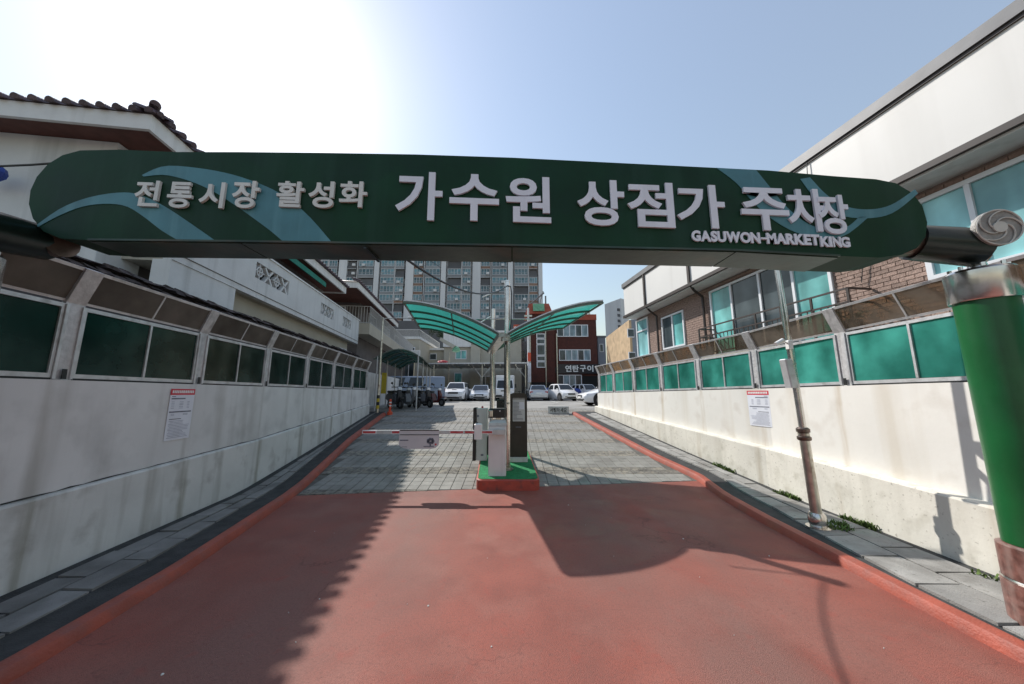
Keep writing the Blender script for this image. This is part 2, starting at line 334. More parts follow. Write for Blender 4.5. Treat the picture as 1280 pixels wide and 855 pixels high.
# ------------------------------------------------------------------ lane geometry (x of each edge by y)
KL = [(-12,-3.15),(2.4,-3.15),(3.6,-3.28),(6.2,-3.83),(6.6,-3.88),(9.9,-4.6),(14.0,-5.2)]
KR = [(-12,3.43),(3,3.43),(5,3.5),(7,3.69),(8.3,3.4),(13.3,2.62),(14.2,2.5)]
WL = lambda y: -4.0 - .135*y
WR = lambda y: interp([(-12,4.74),(3.2,4.74),(6.3,4.85)], y) if y < 6.3 else 4.85 - .15*(y-6.3)
kl = lambda y: interp(KL, y); kr = lambda y: interp(KR, y)
def ys(a, b, st=.5):
    n = max(1, int(round((b-a)/st))); return [a+(b-a)*i/n for i in range(n+1)]
def sheet(name, xl, xr, y0, y1, dz, m, st=.5, parent=None, kind='structure', nx=1):
    s = MB(); Y = ys(y0, y1, st); vs = []; fs = []
    for y in Y:
        a, b = xl(y), xr(y)
        for i in range(nx+1): vs.append((a+(b-a)*i/nx, y, G(y)+dz))
    for j in range(len(Y)-1):
        for i in range(nx): k = j*(nx+1)+i; fs.append((k, k+1, k+nx+2, k+nx+1))
    s.add(vs, fs)
    return s.build(name, m, parent, kind=kind)
# ground: one sheet to the horizon
s = MB(); YY = [-400,-60,-12,0,6.1]+ys(6.5,16.5,.5)+[18,25,36,60,100,300,1500]; XX = [-900,-100,-20,20,100,900]
s.add([(x, y, G(y)-.016) for y in YY for x in XX], [(j*6+i, j*6+i+1, j*6+i+7, j*6+i+6) for j in range(len(YY)-1) for i in range(5)])
s.build('ground', m_ground, kind='structure')
REDY = lambda x: 6.55 + (x+.1)*.095
# red road, its far edge running slightly oblique across the lane
s = MB(); vs = []; fs = []
cols = 16; Y = ys(-12, 5.6, .8)
for y in Y: vs += [(kl(y)-.02+(kr(y)-kl(y)+.04)*i/cols, y, G(y)) for i in range(cols+1)]
for k in range(1, 4):
    row = []
    for i in range(cols+1):
        y0 = 5.6; x0 = kl(6.2)+(kr(6.8)-kl(6.2))*i/cols; y1 = REDY(x0); t = k/3
        y = y0+(y1-y0)*t; x = kl(y)-.02+(kr(y)-kl(y)+.04)*i/cols; row.append((x, y, G(y)+.0))
    vs += row
n = cols+1
for j in range(len(vs)//n-1):
    for i in range(cols): fs.append((j*n+i, j*n+i+1, (j+1)*n+i+1, (j+1)*n+i))
s.add(vs, fs).build('red_road', m_red, kind='structure')
# parking lot surface behind the pavers
sheet('parking_lot', lambda y: -24, lambda y: 24, 15.9, 60, .0, m_asph, 2.0, nx=4)
# faded bay lines on the lot
s = MB()
for i, x in enumerate([-6.6,-4.1,-1.6,.9,3.4,5.9,8.4]): s.add([(x,25.2,G(25)+.006),(x+.1,25.2,G(25)+.006),(x+.1,30.5,G(30.5)+.006),(x,30.5,G(30.5)+.006)], [(0,1,2,3)])
for (a, b, y) in ((-5,3.2,24.9),(1.6,4.6,17.2)): s.add([(a,y,G(y)+.006),(b,y,G(y)+.006),(b,y+.12,G(y)+.006),(a,y+.12,G(y)+.006)], [(0,1,2,3)])
s.build('parking_lines', m_line, kind='structure')
# paved lane: joint bed + individual pavers
bed = sheet('paved_lane', lambda y: kl(y)-.02 if y < 14 else -7.5, lambda y: kr(y)+.02 if y < 14.1 else 6.5, 5.75, 16.0, -.010, m_joint, .25)
T = .205; cells = []
j = 0; y = 6.05
while y < 15.8:
    x = -7.5
    rough = (j % 6) in (0, 1)
    while x < 6.4:
        xc, yc = x+T/2, y+T/2
        if yc < 14: ok = kl(yc)+.02 < x and x+T < kr(yc)-.01
        else: ok = -7.4 < x and x+T < 6.4
        if y+T < REDY(xc)+.03: ok = False
        if -.62-.13*(yc-6.4)/2.6+.2 < xc < .50-.13*(yc-6.4)/2.6-.2 and 6.65 < yc < 8.2: ok = False
        if ok: cells.append((x, y, rough))
        x += T
    y += T; j += 1
def paver_verts(x, y, rough, rg=random):
    y1_ = y+T; y = max(y, REDY(x+T/2)+.004)
    g_ = .0035; a, b, c, d = x+g_, x+T-g_, y+g_, y1_-g_; h = .004+rg.random()*.003
    tl = (rg.random()-.5)*.003
    bot = [(a,c,G(c)-.012),(b,c,G(c)-.012),(b,d,G(d)-.012),(a,d,G(d)-.012)]
    e = .003
    top = [(a+e,c+e,G(c)+h+tl),(b-e,c+e,G(c)+h-tl),(b-e,d-e,G(d)+h-tl),(a+e,d-e,G(d)+h+tl)]
    return bot+top
BF = [(4,5,6,7),(0,1,5,4),(1,2,6,5),(2,3,7,6),(3,0,4,7)]
cells.sort(key=lambda c: c[1])
stf = MB(); stfr = MB()
for i, (x, y, r_) in enumerate(cells):
    vs = paver_verts(x, y, r_)
    if i < 290:
        MB().add(vs, BF).build('paver', m_paverr if r_ else m_paver, bed)
    else: (stfr if r_ else stf).add(vs, BF)
stf.build('pavers_far', m_paver, bed, kind='stuff'); stfr.build('rough_pavers_far', m_paverr, bed, kind='stuff')

# kerbs and sidewalks
def kerb(fx, side, y0, y1, label):
    s = MB(); prof = [(0,-.02),(.018,.055),(.04,.085),(.10,.096),(.135,.094),(.15,.086),(.15,-.02)]
    s.loft([[(fx(y)+side*px_, y, G(y)+pz) for px_, pz in prof] for y in ys(y0, y1, .25)])
    return s.build('kerb', m_kerb, kind='structure', smooth=True)
kerb(kl, -1, -12, 14.0, ''); kerb(kr, 1, -12, 14.2, '')
def sidewalk(name, kx, wx, side, y0, y1, ys0):
    a = lambda y: kx(y)+side*.148; b = lambda y: wx(y)+side*.06
    lo, hi = (a, b) if side > 0 else (b, a)
    root = sheet(name, lo, hi, y0, y1, .085, m_dark, .4)
    rg = random.Random(3 if side > 0 else 5); y = ys0
    while y < 13.6:
        L_ = .46 + (.0 if y > 5 else .06)
        for c in range(2):
            i0 = a(y); w0 = b(y)
            def X(t, yy):
                k0 = a(yy)+side*(.28 if side < 0 else interp([(3.4,.03),(5.4,.26)], yy)); k1 = b(yy)-side*(.26 if side < 0 else .34); return k0+(k1-k0)*t
            t0 = c*.5; g_ = .012
            yy0 = y + (.2 if c else 0); yy1 = yy0+L_-g_*2
            h = .101+rg.random()*.012; tl = (rg.random()-.5)*.008
            pa, pb, pc, pd = (X(t0, yy0)+side*g_, yy0), (X(t0+.5, yy0)-side*g_, yy0), (X(t0+.5, yy1)-side*g_, yy1), (X(t0, yy1)+side*g_, yy1)
            vs = [(p[0], p[1], G(p[1])+.07) for p in (pa,pb,pc,pd)] + [(p[0], p[1], G(p[1])+h+q*tl) for p, q in zip((pa,pb,pc,pd),(1,-1,-1,1))]
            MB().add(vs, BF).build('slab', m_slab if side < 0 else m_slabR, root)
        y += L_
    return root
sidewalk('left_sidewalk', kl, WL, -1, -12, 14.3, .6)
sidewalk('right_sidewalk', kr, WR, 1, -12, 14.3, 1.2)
# weeds along the foot of the right wall and around the pole base
rg = random.Random(11)
s = MB()
def tuft(cx, cy, r, n):
    for i in range(n):
        a = rg.random()*6.28; q = r*math.sqrt(rg.random()); x = cx+q*math.cos(a); y = cy+q*math.sin(a)
        z = G(y)+.088; h = .02+.05*rg.random(); ww = .006+.01*rg.random(); b = rg.random()*6.28; dx, dy = math.cos(b), math.sin(b)
        s.add([(x-dx*ww,y-dy*ww,z),(x+dx*ww,y+dy*ww,z),(x+dx*ww+dy*h*.6,y+dy*ww-dx*h*.6,z+h),(x+dy*h*.7,y-dx*h*.7,z+h*1.05)], [(0,1,2,3)])
for i in range(110):
    y = rg.choice((1.7,2.2,2.6,3.0,3.15,4.6,5.9,7.3))+rg.gauss(0,.16); tuft(WR(y)-.17-rg.random()*.16*(1.3 if y < 3.6 else .5), y, .07, 16)
for i in range(14): tuft(4.08+rg.random()*.2, 4.45+rg.random()*.3, .07, 18)
for i in range(20): tuft(4.35+rg.random()*.35, 2.3+rg.random()*.7, .09, 18)
o = s.build('weeds', m_weed); tag(o, 'low green weeds growing along the foot of the cream wall', 'weeds', kind='stuff')

rg = random.Random(31); s = MB()
for i in range(26):
    y = 2.2+rg.random()**1.3*4.0; x = kl(y)+.3+rg.random()*(kr(y)-kl(y)-.6); q = .003+.007*rg.random()**3; n = 5
    s.loft([[(x+q*k_*math.cos(a*1.257+i), y+q*k_*math.sin(a*1.257+i), z_) for a in range(n)] for k_, z_ in ((1,.0005),(.7,.006))])
o = s.build('road_grit', m_line); tag(o, 'small pale stones and grit scattered over the red road', 'grit', kind='stuff')
# ------------------------------------------------------------------ boundary walls
def wall(fx, side, y0, y1, top, ledge, mu, ml, label, pr=.05):
    root = empty('boundary_wall', (fx(5), 5, G(5)), label, 'wall', 'walls along the ramp')
    Y = ys(y0, y1, .5); th = .24
    a = MB().loft([[(fx(y), y, G(y)-.3),(fx(y), y, top(y)),(fx(y)+side*th, y, top(y)),(fx(y)+side*th, y, G(y)-.3)] for y in Y])
    a.build('upper_wall', mu, root)
    b = MB().loft([[(fx(y)-side*pr, y, G(y)-.1),(fx(y)-side*pr, y, ledge(y)-.02),(fx(y)-side*(pr-.015), y, ledge(y)),(fx(y)+side*.01, y, ledge(y)+.006),(fx(y)+side*.01, y, G(y)-.1)] for y in Y])
    b.build('wall_foot', ml, root)
    if side < 0:                     # dark irregular crack where the foot meets the wall
        rc = random.Random(17); YY_ = ys(y0, y1, .12); ring = []
        for y in YY_:
            t_ = .004+.012*rc.random()**1.5; z_ = ledge(y)+.009; xx = fx(y)-side*.004
            ring.append([(xx, y, z_),(xx-side*.003, y, z_),(xx-side*.003, y, z_+t_),(xx, y, z_+t_)])
        MB().loft(ring).build('joint_crack', m_dark, root)
    return root
topL = lambda y: 1.93
topR = lambda y: 1.915 - .0105*max(0, y-4)
ledL = lambda y: interp([(0,.80),(3.3,.84),(6.5,.92),(14,1.36)], y)
ledR = lambda y: interp([(0,.70),(3.3,.72),(6.5,.80),(14.3,1.27)], y)
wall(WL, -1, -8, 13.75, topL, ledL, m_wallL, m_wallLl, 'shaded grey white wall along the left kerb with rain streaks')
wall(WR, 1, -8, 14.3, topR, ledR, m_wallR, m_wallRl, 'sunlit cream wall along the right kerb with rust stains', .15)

def notice(fx, side, u, v0, v1, wy, label, tilt=0):
    # fee notice glued to the wall: header, table bars and rows of print
    yc = wy[0]; y2 = wy[1]; o3 = -side*.006
    def X(y): return fx(y)+o3
    z1, z0 = v0, v1
    root = empty('fee_notice', (X(yc), (yc+y2)/2, z0), label, 'notice', 'fee notices on the ramp walls')
    def P(t, z, k): return Vector((X(yc)+(X(y2)-X(yc))*t-side*k, yc+(y2-yc)*t, z))
    def rect(t0, t1, za, zb, k, name, m): MB().add([P(t0,za,k),P(t1,za,k),P(t1,zb,k),P(t0,zb,k),P(t0,za,k-.002),P(t1,za,k-.002),P(t1,zb,k-.002),P(t0,zb,k-.002)],[(0,1,2,3),(4,7,6,5),(0,4,5,1),(1,5,6,2),(2,6,7,3),(3,7,4,0)]).build(name, m, root)
    H = z1-z0
    rect(0,1,z0,z1-.12*H,.003,'sheet',m_paper); rect(0,1,z1-.12*H,z1,.004,'header',m_paperred)
    s = MB()
    def bar(t0,t1,f0,f1,sm):
        za, zb = z1-f1*H, z1-f0*H
        sm.add([P(t0,za,.005),P(t1,za,.005),P(t1,zb,.005),P(t0,zb,.005)],[(0,1,2,3)])
    h = MB()
    fl = (lambda a,b:(a,b)) if side < 0 else (lambda a,b:(1-b,1-a))
    rg = random.Random(4); t = .06
    while t < .9:
        q = .045+.03*rg.random(); a,b = fl(t,t+q); bar(a,b,.03,.085,h); t += q+.018
    h.build('header_text', m_whitep, root)
    for (a,b,f0,f1) in ((.06,.22,.145,.158),(.06,.62,.18,.205),(.04,.93,.44,.465),(.08,.55,.585,.60)): bar(*fl(a,b),f0,f1,s)
    s.build('table_bar', m_ink, root)
    s = MB()
    for f in (.25,.28,.31,.345,.375): bar(*fl(.08,.2),f,f+.01,s); bar(*fl(.4,.56),f,f+.012,s); bar(*fl(.72,.82),f,f+.012,s)
    for f in (.49,.51): bar(*fl(.12,.25),f,f+.01,s); bar(*fl(.6,.8),f,f+.01,s)
    for k in range(12):
        f = .625+k*.029; bar(*fl(.08+.04*(k%3==1), .6+.35*rg.random()), f, f+.011, s)
    s.build('text_rows', m_inkl, root, kind='stuff')
notice(WL, -1, 0, 1.86, 1.17, (4.52, 4.92), 'white fee notice with red header on the shaded left wall')
notice(lambda y: WR(y), 1, 0, 1.85, 1.17, (6.80, 6.32), 'white fee notice with red header on the sunlit right wall')

# ------------------------------------------------------------------ glazed screens on the walls
def screen(fx, side, posts, top, mp, maw, label, ph=.75):
    root = empty('glazed_screen', (fx(5)+side*.06, 5, top(5)), label, 'screen', 'glazed screens on the ramp walls')
    off = .05
    IN = -side*.13; UP = .37
    def P(y, d, z): return Vector((fx(y)+side*(off+d), y, z))
    def bar(y0, y1, z0, z1, d0, d1, name, m, inn=0.0):
        v = [P(y0,d0,z0(y0)),P(y1,d0,z0(y1)),P(y1,d1,z0(y1)),P(y0,d1,z0(y0)),P(y0,d0,z1(y0)),P(y1,d0,z1(y1)),P(y1,d1,z1(y1)),P(y0,d1,z1(y0))]
        return MB().hexa(v)
    for k, (p, q) in enumerate(zip(posts, posts[1:]+[None])):
        pw = .085
        # post with bracket arm leaning over the lane, and a dark foot plate
        s = MB(); s.hexa([P(p-pw,0,top(p)-.02),P(p+pw,0,top(p)-.02),P(p+pw,.07,top(p)-.02),P(p-pw,.07,top(p)-.02),P(p-pw,0,top(p)+ph+.02),P(p+pw,0,top(p)+ph+.02),P(p+pw,.07,top(p)+ph+.02),P(p-pw,.07,top(p)+ph+.02)])
        o = s.build('post', m_alup, root)
        for e in (-pw, pw-.025):
            MB().hexa([P(p+e,-.016,top(p)+.0),P(p+e+.025,-.016,top(p)),P(p+e+.025,-.002,top(p)),P(p+e,-.002,top(p)),P(p+e,-.016,top(p)+ph),P(p+e+.025,-.016,top(p)+ph),P(p+e+.025,-.002,top(p)+ph),P(p+e,-.002,top(p)+ph)]).build('post_lip', m_alu, o)
        MB().hexa([P(p-.02,-.03,top(p)),P(p+.02,-.03,top(p)),P(p+.02,-.018,top(p)),P(p-.02,-.018,top(p)),P(p-.02,-.024,top(p)+.1),P(p+.02,-.024,top(p)+.1),P(p+.02,-.018,top(p)+.1),P(p-.02,-.018,top(p)+.1)]).build('foot_plate', m_black, o)
        zt = top(p)+ph
        MB().hexa([P(p-pw,0,zt+.02),P(p+pw,0,zt+.02),P(p+pw,.05,zt+.02),P(p-pw,.05,zt+.02),P(p-pw,-.14,zt+UP),P(p+pw,-.14,zt+UP),P(p+pw,-.10,zt+UP+.02),P(p-pw,-.10,zt+UP+.02)]).build('bracket', m_alup, root)
        if q is None: continue
        a, b = p+pw+.003, q-pw-.003; m_ = (a+b)/2; f = .026
        fr = MB()
        def hb(y0, y1, za, zb, d0=.0, d1=.045):
            fr.hexa([P(y0,d0,top(y0)+za),P(y1,d0,top(y1)+za),P(y1,d1,top(y1)+za),P(y0,d1,top(y0)+za),P(y0,d0,top(y0)+zb),P(y1,d0,top(y1)+zb),P(y1,d1,top(y1)+zb),P(y0,d1,top(y0)+zb)])
        hb(a, b, .012, .055); hb(a, b, ph-.035, ph+.005)
        for c in (a, m_-f/2, b-f): hb(c, c+f, .056, ph-.036)
        fr.build('frame', m_alu, root)
        for y0, y1 in ((a+f+.001, m_-f/2-.001), (m_+f/2+.001, b-f-.001)):
            MB().hexa([P(y0,.018,top(y0)+.056),P(y1,.018,top(y1)+.056),P(y1,.024,top(y1)+.056),P(y0,.024,top(y0)+.056),P(y0,.018,top(y0)+ph-.036),P(y1,.018,top(y1)+ph-.036),P(y1,.024,top(y1)+ph-.036),P(y0,.024,top(y0)+ph-.036)]).build('pane', mp, root)
        MB().hexa([P(a,-.006,top(a)-.006),P(b,-.006,top(b)-.006),P(b,.05,top(b)-.006),P(a,.05,top(a)-.006),P(a,-.006,top(a)+.0105),P(b,-.006,top(b)+.0105),P(b,.05,top(b)+.0105),P(a,.05,top(a)+.0105)]).build('frame_seal', m_black, root)
        # sloping awning above: frame + two sheets
        ar = MB()
        def q4(y, t, k): z = top(y)+ph+.03+(UP-.03)*t; return P(y, .02-.145*t+k, z+k*.4)
        def ab(y0, y1, t0, t1, kk=.022): ar.hexa([q4(y0,t0,0),q4(y1,t0,0),q4(y1,t0,kk),q4(y0,t0,kk),q4(y0,t1,0),q4(y1,t1,0),q4(y1,t1,kk),q4(y0,t1,kk)])
        ab(a, b, 0, .07); ab(a, b, .93, 1.02); ab(m_-.011, m_+.011, .071, .929)
        ar.build('awning_frame', m_alu, root)
        for y0, y1 in ((a, m_-.012), (m_+.012, b)):
            MB().hexa([q4(y0,.071,.006),q4(y1,.071,.006),q4(y1,.071,.011),q4(y0,.071,.011),q4(y0,.929,.006),q4(y1,.929,.006),q4(y1,.929,.011),q4(y0,.929,.011)]).build('awning_sheet', maw, root)
    return root
PL = [3.32+1.69*k for k in range(-3, 7)]
PR = [-2.1,-.35,1.35,3.08,4.83,6.62,8.23,9.78,11.34,12.85,14.2]
screen(WL, -1, PL, lambda y: topL(y)+.01, m_pcL, m_pcAL, 'green glazed screen with shade darkened panes standing on the shaded left wall')
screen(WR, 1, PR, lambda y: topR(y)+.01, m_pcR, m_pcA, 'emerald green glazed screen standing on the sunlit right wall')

# ------------------------------------------------------------------ entrance gate sign
GY = 2.6
gate = empty('entrance_gate', (0, GY, 0), 'dark green overhead gate sign with white Korean lettering spanning the lane', 'gate sign')
outline = [(36,255),(38,238),(46,221),(60,205),(78,194),(100,188),(150,187),(220,190),(300,190),(400,191),(520,193),(640,197),(760,203),(880,209),(960,213),(1040,220),(1095,224),(1120,229),(1140,241),(1153,257),(1159,278),(1157,296),(1146,310),(1128,318),(1100,322),(1050,320),(980,317),(920,313),(760,310),(640,307),(480,304),(300,302),(200,301),(110,300),(75,298),(54,289),(41,273)]
pts = [W(u, v, GY) for u, v in outline]
sb = MB().prism(pts, (0, .34, 0)).build('sign_box', m_sign, gate)
# recessed bottom panel with seams, hung just under the box between the rounded ends
bot = [W(u, v, GY) for u, v in ((110,300),(300,302),(640,307),(920,313),(1050,320))]
for k, (p, q) in enumerate(zip(bot, bot[1:])):
    s = MB(); g_ = .006
    s.hexa([(p.x+g_,GY+.012,p.z-.012),(q.x-g_,GY+.012,q.z-.012),(q.x-g_,GY+.328,q.z-.012),(p.x+g_,GY+.328,p.z-.012),(p.x+g_,GY+.012,p.z-.0015),(q.x-g_,GY+.012,q.z-.0015),(q.x-g_,GY+.328,q.z-.0015),(p.x+g_,GY+.328,p.z-.0015)])
    s.build('bottom_panel', m_signb, sb)
s = MB()
for p, q in zip(bot, bot[1:]):
    s.hexa([(p.x,GY-.006,p.z-.004),(q.x,GY-.006,q.z-.004),(q.x,GY+.006,q.z-.004),(p.x,GY+.006,p.z-.004),(p.x,GY-.006,p.z+.012),(q.x,GY-.006,q.z+.012),(q.x,GY+.006,q.z+.012),(p.x,GY+.006,p.z+.012)])
s.build('edge_trim', m_signb, sb)
s = MB()
for u in (455,892,905): a = W(u, 306, GY); s.box(a.x-.012, a.x+.012, GY+.02, GY+.32, a.z-.022, a.z-.010)
s.build('panel_seam', m_blackpipe, sb)
def stripe(up, lo):
    n = len(up); off = -.004
    f_ = lambda l: [W(u, v, GY)+Vector((0,off,0)) for u, v in l]
    A, B = f_(up), f_(lo); s = MB(); N = 24
    def samp(P, t):
        k = t*(len(P)-1); i = min(int(k), len(P)-2); q = k-i
        p0, p1, p2, p3 = P[max(0,i-1)], P[i], P[i+1], P[min(len(P)-1,i+2)]
        return .5*((2*p1)+(p2-p0)*q+(2*p0-5*p1+4*p2-p3)*q*q+(3*p1-p0-3*p2+p3)*q**3)
    rings = []
    for i in range(N+1):
        a, b = samp(A, i/N), samp(B, i/N)
        rings.append([a, b, b+Vector((0,.003,0)), a+Vector((0,.003,0))])
    s.loft(rings).build('stripe', m_stripe, sb)
stripe([(47,281),(78,260),(112,247),(150,241),(176,244),(206,258),(238,279),(268,300)], [(48,284),(72,271),(102,259),(132,255),(158,258),(180,271),(202,288),(222,300)])
stripe([(178,219),(206,208),(245,210),(285,217),(320,228),(352,243),(384,268),(414,302)], [(180,221),(206,219),(236,226),(266,239),(296,258),(320,275),(340,290),(354,302)])
stripe([(945,213),(962,234),(982,258),(1008,279),(1036,288),(1058,284),(1074,271)], [(895,210),(920,229),(944,256),(972,279),(1005,294),(1050,297),(1086,271)])
stripe([(1012,222),(1032,243),(1056,258),(1086,262),(1114,256),(1143,237)], [(1000,224),(1018,247),(1046,268),(1084,273),(1116,266),(1147,242)])
# letters: real extruded characters
def glyph(ch, off=.02):
    cu = bpy.data.curves.new('glyph', 'FONT'); cu.body = ch; cu.size = 1; cu.offset = off; cu.extrude = .5; cu.resolution_u = 4
    ob = bpy.data.objects.new('glyph', cu); COL.objects.link(ob)
    me = bpy.data.meshes.new_from_object(ob.evaluated_get(bpy.context.evaluated_depsgraph_get()))
    vs = [v.co.copy() for v in me.vertices]; fs = [tuple(p.vertices) for p in me.polygons]
    bpy.data.objects.remove(ob); bpy.data.curves.remove(cu); bpy.data.meshes.remove(me)
    xs = [v.x for v in vs]; yy = [v.y for v in vs]
    return vs, fs, min(xs), max(xs), min(yy), max(yy)
def letter(ch, x0, x1, z0, z1, y, dep, m, parent, off=.02, shear=0.0, name='letter'):
    vs, fs, a, b, c, d = glyph(ch, off)
    s = MB(); s.v = [Vector((x0+(v.x-a)/(b-a)*(x1-x0), y-(v.z+.5)*dep, z0+(v.y-c)/(d-c)*(z1-z0)+shear*((v.x-a)/(b-a)-.5))) for v in vs]
    s.f = fs
    off_ = base_of(parent)
    me = bpy.data.meshes.new(name); me.from_pydata([tuple(p-off_) for p in s.v], [], fs); me.materials.append(m)
    o = bpy.data.objects.new(name, me); COL.objects.link(o); o.parent = parent; return o
def sletter(ch, u0, v0, u1, v1, m, off=.022, dep=.018):
    a = W(u0, v1, GY-.02); b = W(u1, v0, GY-.02)
    letter(ch, a.x, b.x, a.z, b.z, GY-.006-(.0 if ch != '장' else .007), dep, m, sb, off, shear=-.014*(b.x-a.x)/.35)
for ch, u0, v0, u1, v1 in (('가',493,215,554,275),('수',561,218,624,276),('원',632,221,688,278),('상',722.5,225,779,282),('점',786,228,840,284),('가',848,231,903,285),('주',929.5,235,982,288),('차',988,236,1029,289),('장',1026,244,1056,293)):
    sletter(ch, u0, v0, u1, v1, m_letter)
for ch, u0, v0, u1, v1 in (('전',166,226,202,258),('통',207,228,243,260),('시',247,228,283,260),('장',289,227,327,261),('활',344,227,382,259),('성',384,227,419,260),('화',423,227,460,259)):
    sletter(ch, u0, v0, u1, v1, m_letter2, .022, .02)
def word(txt, u0, v0, u1, v1, hgt):
    G_ = [glyph(c, .045) for c in txt]; ws = [(g[3]-g[2])*(1.0 if c != '-' else 1.5) for g, c in zip(G_, txt)]; gap = .10; tot = sum(ws)+gap*(len(ws)-1); x = 0
    for c, g, w_ in zip(txt, G_, ws):
        t0 = x/tot; t1 = (x+w_)/tot; ua = u0+(u1-u0)*t0; ub = u0+(u1-u0)*t1; vt = v0+(v1-v0)*(t0+t1)/2
        if c == '-': sletter(c, ua, vt+hgt*.48, ub, vt+hgt*.64, m_letter, .03, .018)
        else: sletter(c, ua, vt, ub, vt+hgt, m_letter, .045, .012)
        x += w_+gap
word('GASUWON-MARKET', 865.5, 287.5, 1024, 293, 13.5)
word('KING', 1027, 295, 1062, 296, 13)
# posts, caps, connecting pipes, emblems
def gpost(px, py, side):
    z0 = G(py)+.08
    MB().lathe((px,py,z0), [(.215,0),(.215,.30),(.205,.302)], 24).build('marble_base', m_marble, gate, smooth=True)
    MB().lathe((px,py,z0+.305), [(.206,0),(.212,.012),(.206,.024)], 24).build('base_ring', m_steel, gate, smooth=True)
    MB().lathe((px,py,z0+.332), [(.205,0),(.205,.23),(.17,.245)], 24).build('marble_base', m_marble, gate, smooth=True)
    MB().lathe((px,py,z0+.58), [(.172,0),(.172,1.96)], 28).build('post', m_green, gate, smooth=True)
    MB().lathe((px,py,2.56), [(.19,0),(.196,.01),(.196,.25),(.18,.27),(.05,.285),(.02,.285)], 28).build('cap_sleeve', m_steel, gate, smooth=True)
    for k in range(8):
        a = k*math.pi/4; MB().disc((px+.15*math.cos(a), py+.15*math.sin(a), 2.852), (0,0,1), .014, .03, 8).build('bolt', m_steel, gate)
    # dark elbow pipe from the sign end, over the cap
    ex = W(1152, 290, GY).x if side > 0 else W(44, 262, GY).x
    zc = 3.09
    P_ = [(ex-side*.05, GY+.17, zc+.03), (ex+side*.12, GY+.17, zc+.03), (px-side*.0, py-.02, zc-.06), (px+side*.07, py-.06, zc-.07)]
    MB().tube(P_[0], P_[1], .125, 18).build('pipe_collar', m_copper, gate, smooth=True)
    MB().tube(P_[1], P_[2], .15, 22, .16).build('pipe', m_blackpipe, gate, smooth=True)
    MB().lathe((px,py,2.845), [(.06,0),(.05,.05),(.085,.10)], 16).build('pipe_saddle', m_steel, gate, smooth=True)
    # round emblem with swirl, facing the road user
    cc = Vector((px-.03*side, py-.17, 3.13)); ax = Vector((-.12*side-.1, -1, -.05)).normalized()
    em = MB().disc(cc, ax, .15, .035, 32).build('emblem', m_emblem, gate, smooth=True)
    up = Vector((0,0,1)); ux = ax.cross(up).normalized(); uy = ux.cross(ax).normalized() * 1
    s = MB()
    for k in range(40):
        a0, a1 = k*2*math.pi/40, (k+1)*2*math.pi/40
        s.tube(cc+ax*.026+(ux*math.cos(a0)+uy*math.sin(a0))*.145, cc+ax*.026+(ux*math.cos(a1)+uy*math.sin(a1))*.145, .006, 5)
    for k in range(5):
        prev = None
        for j in range(12):
            t = j/11; r_ = .04+.105*t; a = k*2*math.pi/5+1.9*t
            p = cc+ax*.026+(ux*math.cos(a)+uy*math.sin(a))*r_
            if prev: s.tube(prev, p, .0055, 5)
            prev = p
    s.build('swirl_rib', m_embl2, em)
    MB().disc(cc+ax*.028, ax, .045, .012, 20).build('emblem_hub', m_embl2, em, smooth=True)
gpost(3.98, 2.70, 1); gpost(-4.02, 2.28, -1)

# ------------------------------------------------------------------ traffic island and its equipment
isl = MB()
def rr(x0, x1, y0, y1, r, z, n=5):
    out = []
    for cx, cy, a0 in ((x1-r,y0+r,-90),(x1-r,y1-r,0),(x0+r,y1-r,90),(x0+r,y0+r,180)):
        for i in range(n+1): a = R(a0+90*i/n); out.append((cx+r*math.cos(a), cy+r*math.sin(a), z))
    return out
ZI = .20
SK = lambda l: [(x-.13*(y-6.4)/2.6+0.0, y, z) for x, y, z in l]
isl = MB().loft([SK(rr(-.66,.52,6.42,8.55,.12,-.15)), SK(rr(-.66,.52,6.42,8.55,.12,ZI-.02)), SK(rr(-.64,.50,6.44,8.53,.11,ZI))])
isl.v = [Vector((p.x, p.y, p.z+(G(p.y)*.75 if p.z > .1 else G(p.y)))) for p in isl.v]
root = empty('traffic_island', (0, 7.5, 0), 'raised traffic island with red sides and green mat in mid lane', 'traffic island')
isl.build('island_body', m_islandside, root, smooth=True)
mt = MB().loft([SK(rr(-.63,.49,6.45,8.52,.1,ZI-.01)), SK(rr(-.63,.49,6.45,8.52,.1,ZI+.006))])
mt.v = [Vector((p.x, p.y, p.z+G(p.y)*.75)) for p in mt.v]
mt.build('green_mat', m_turf, root)
IZ = lambda y: ZI+.006+G(y)*.75
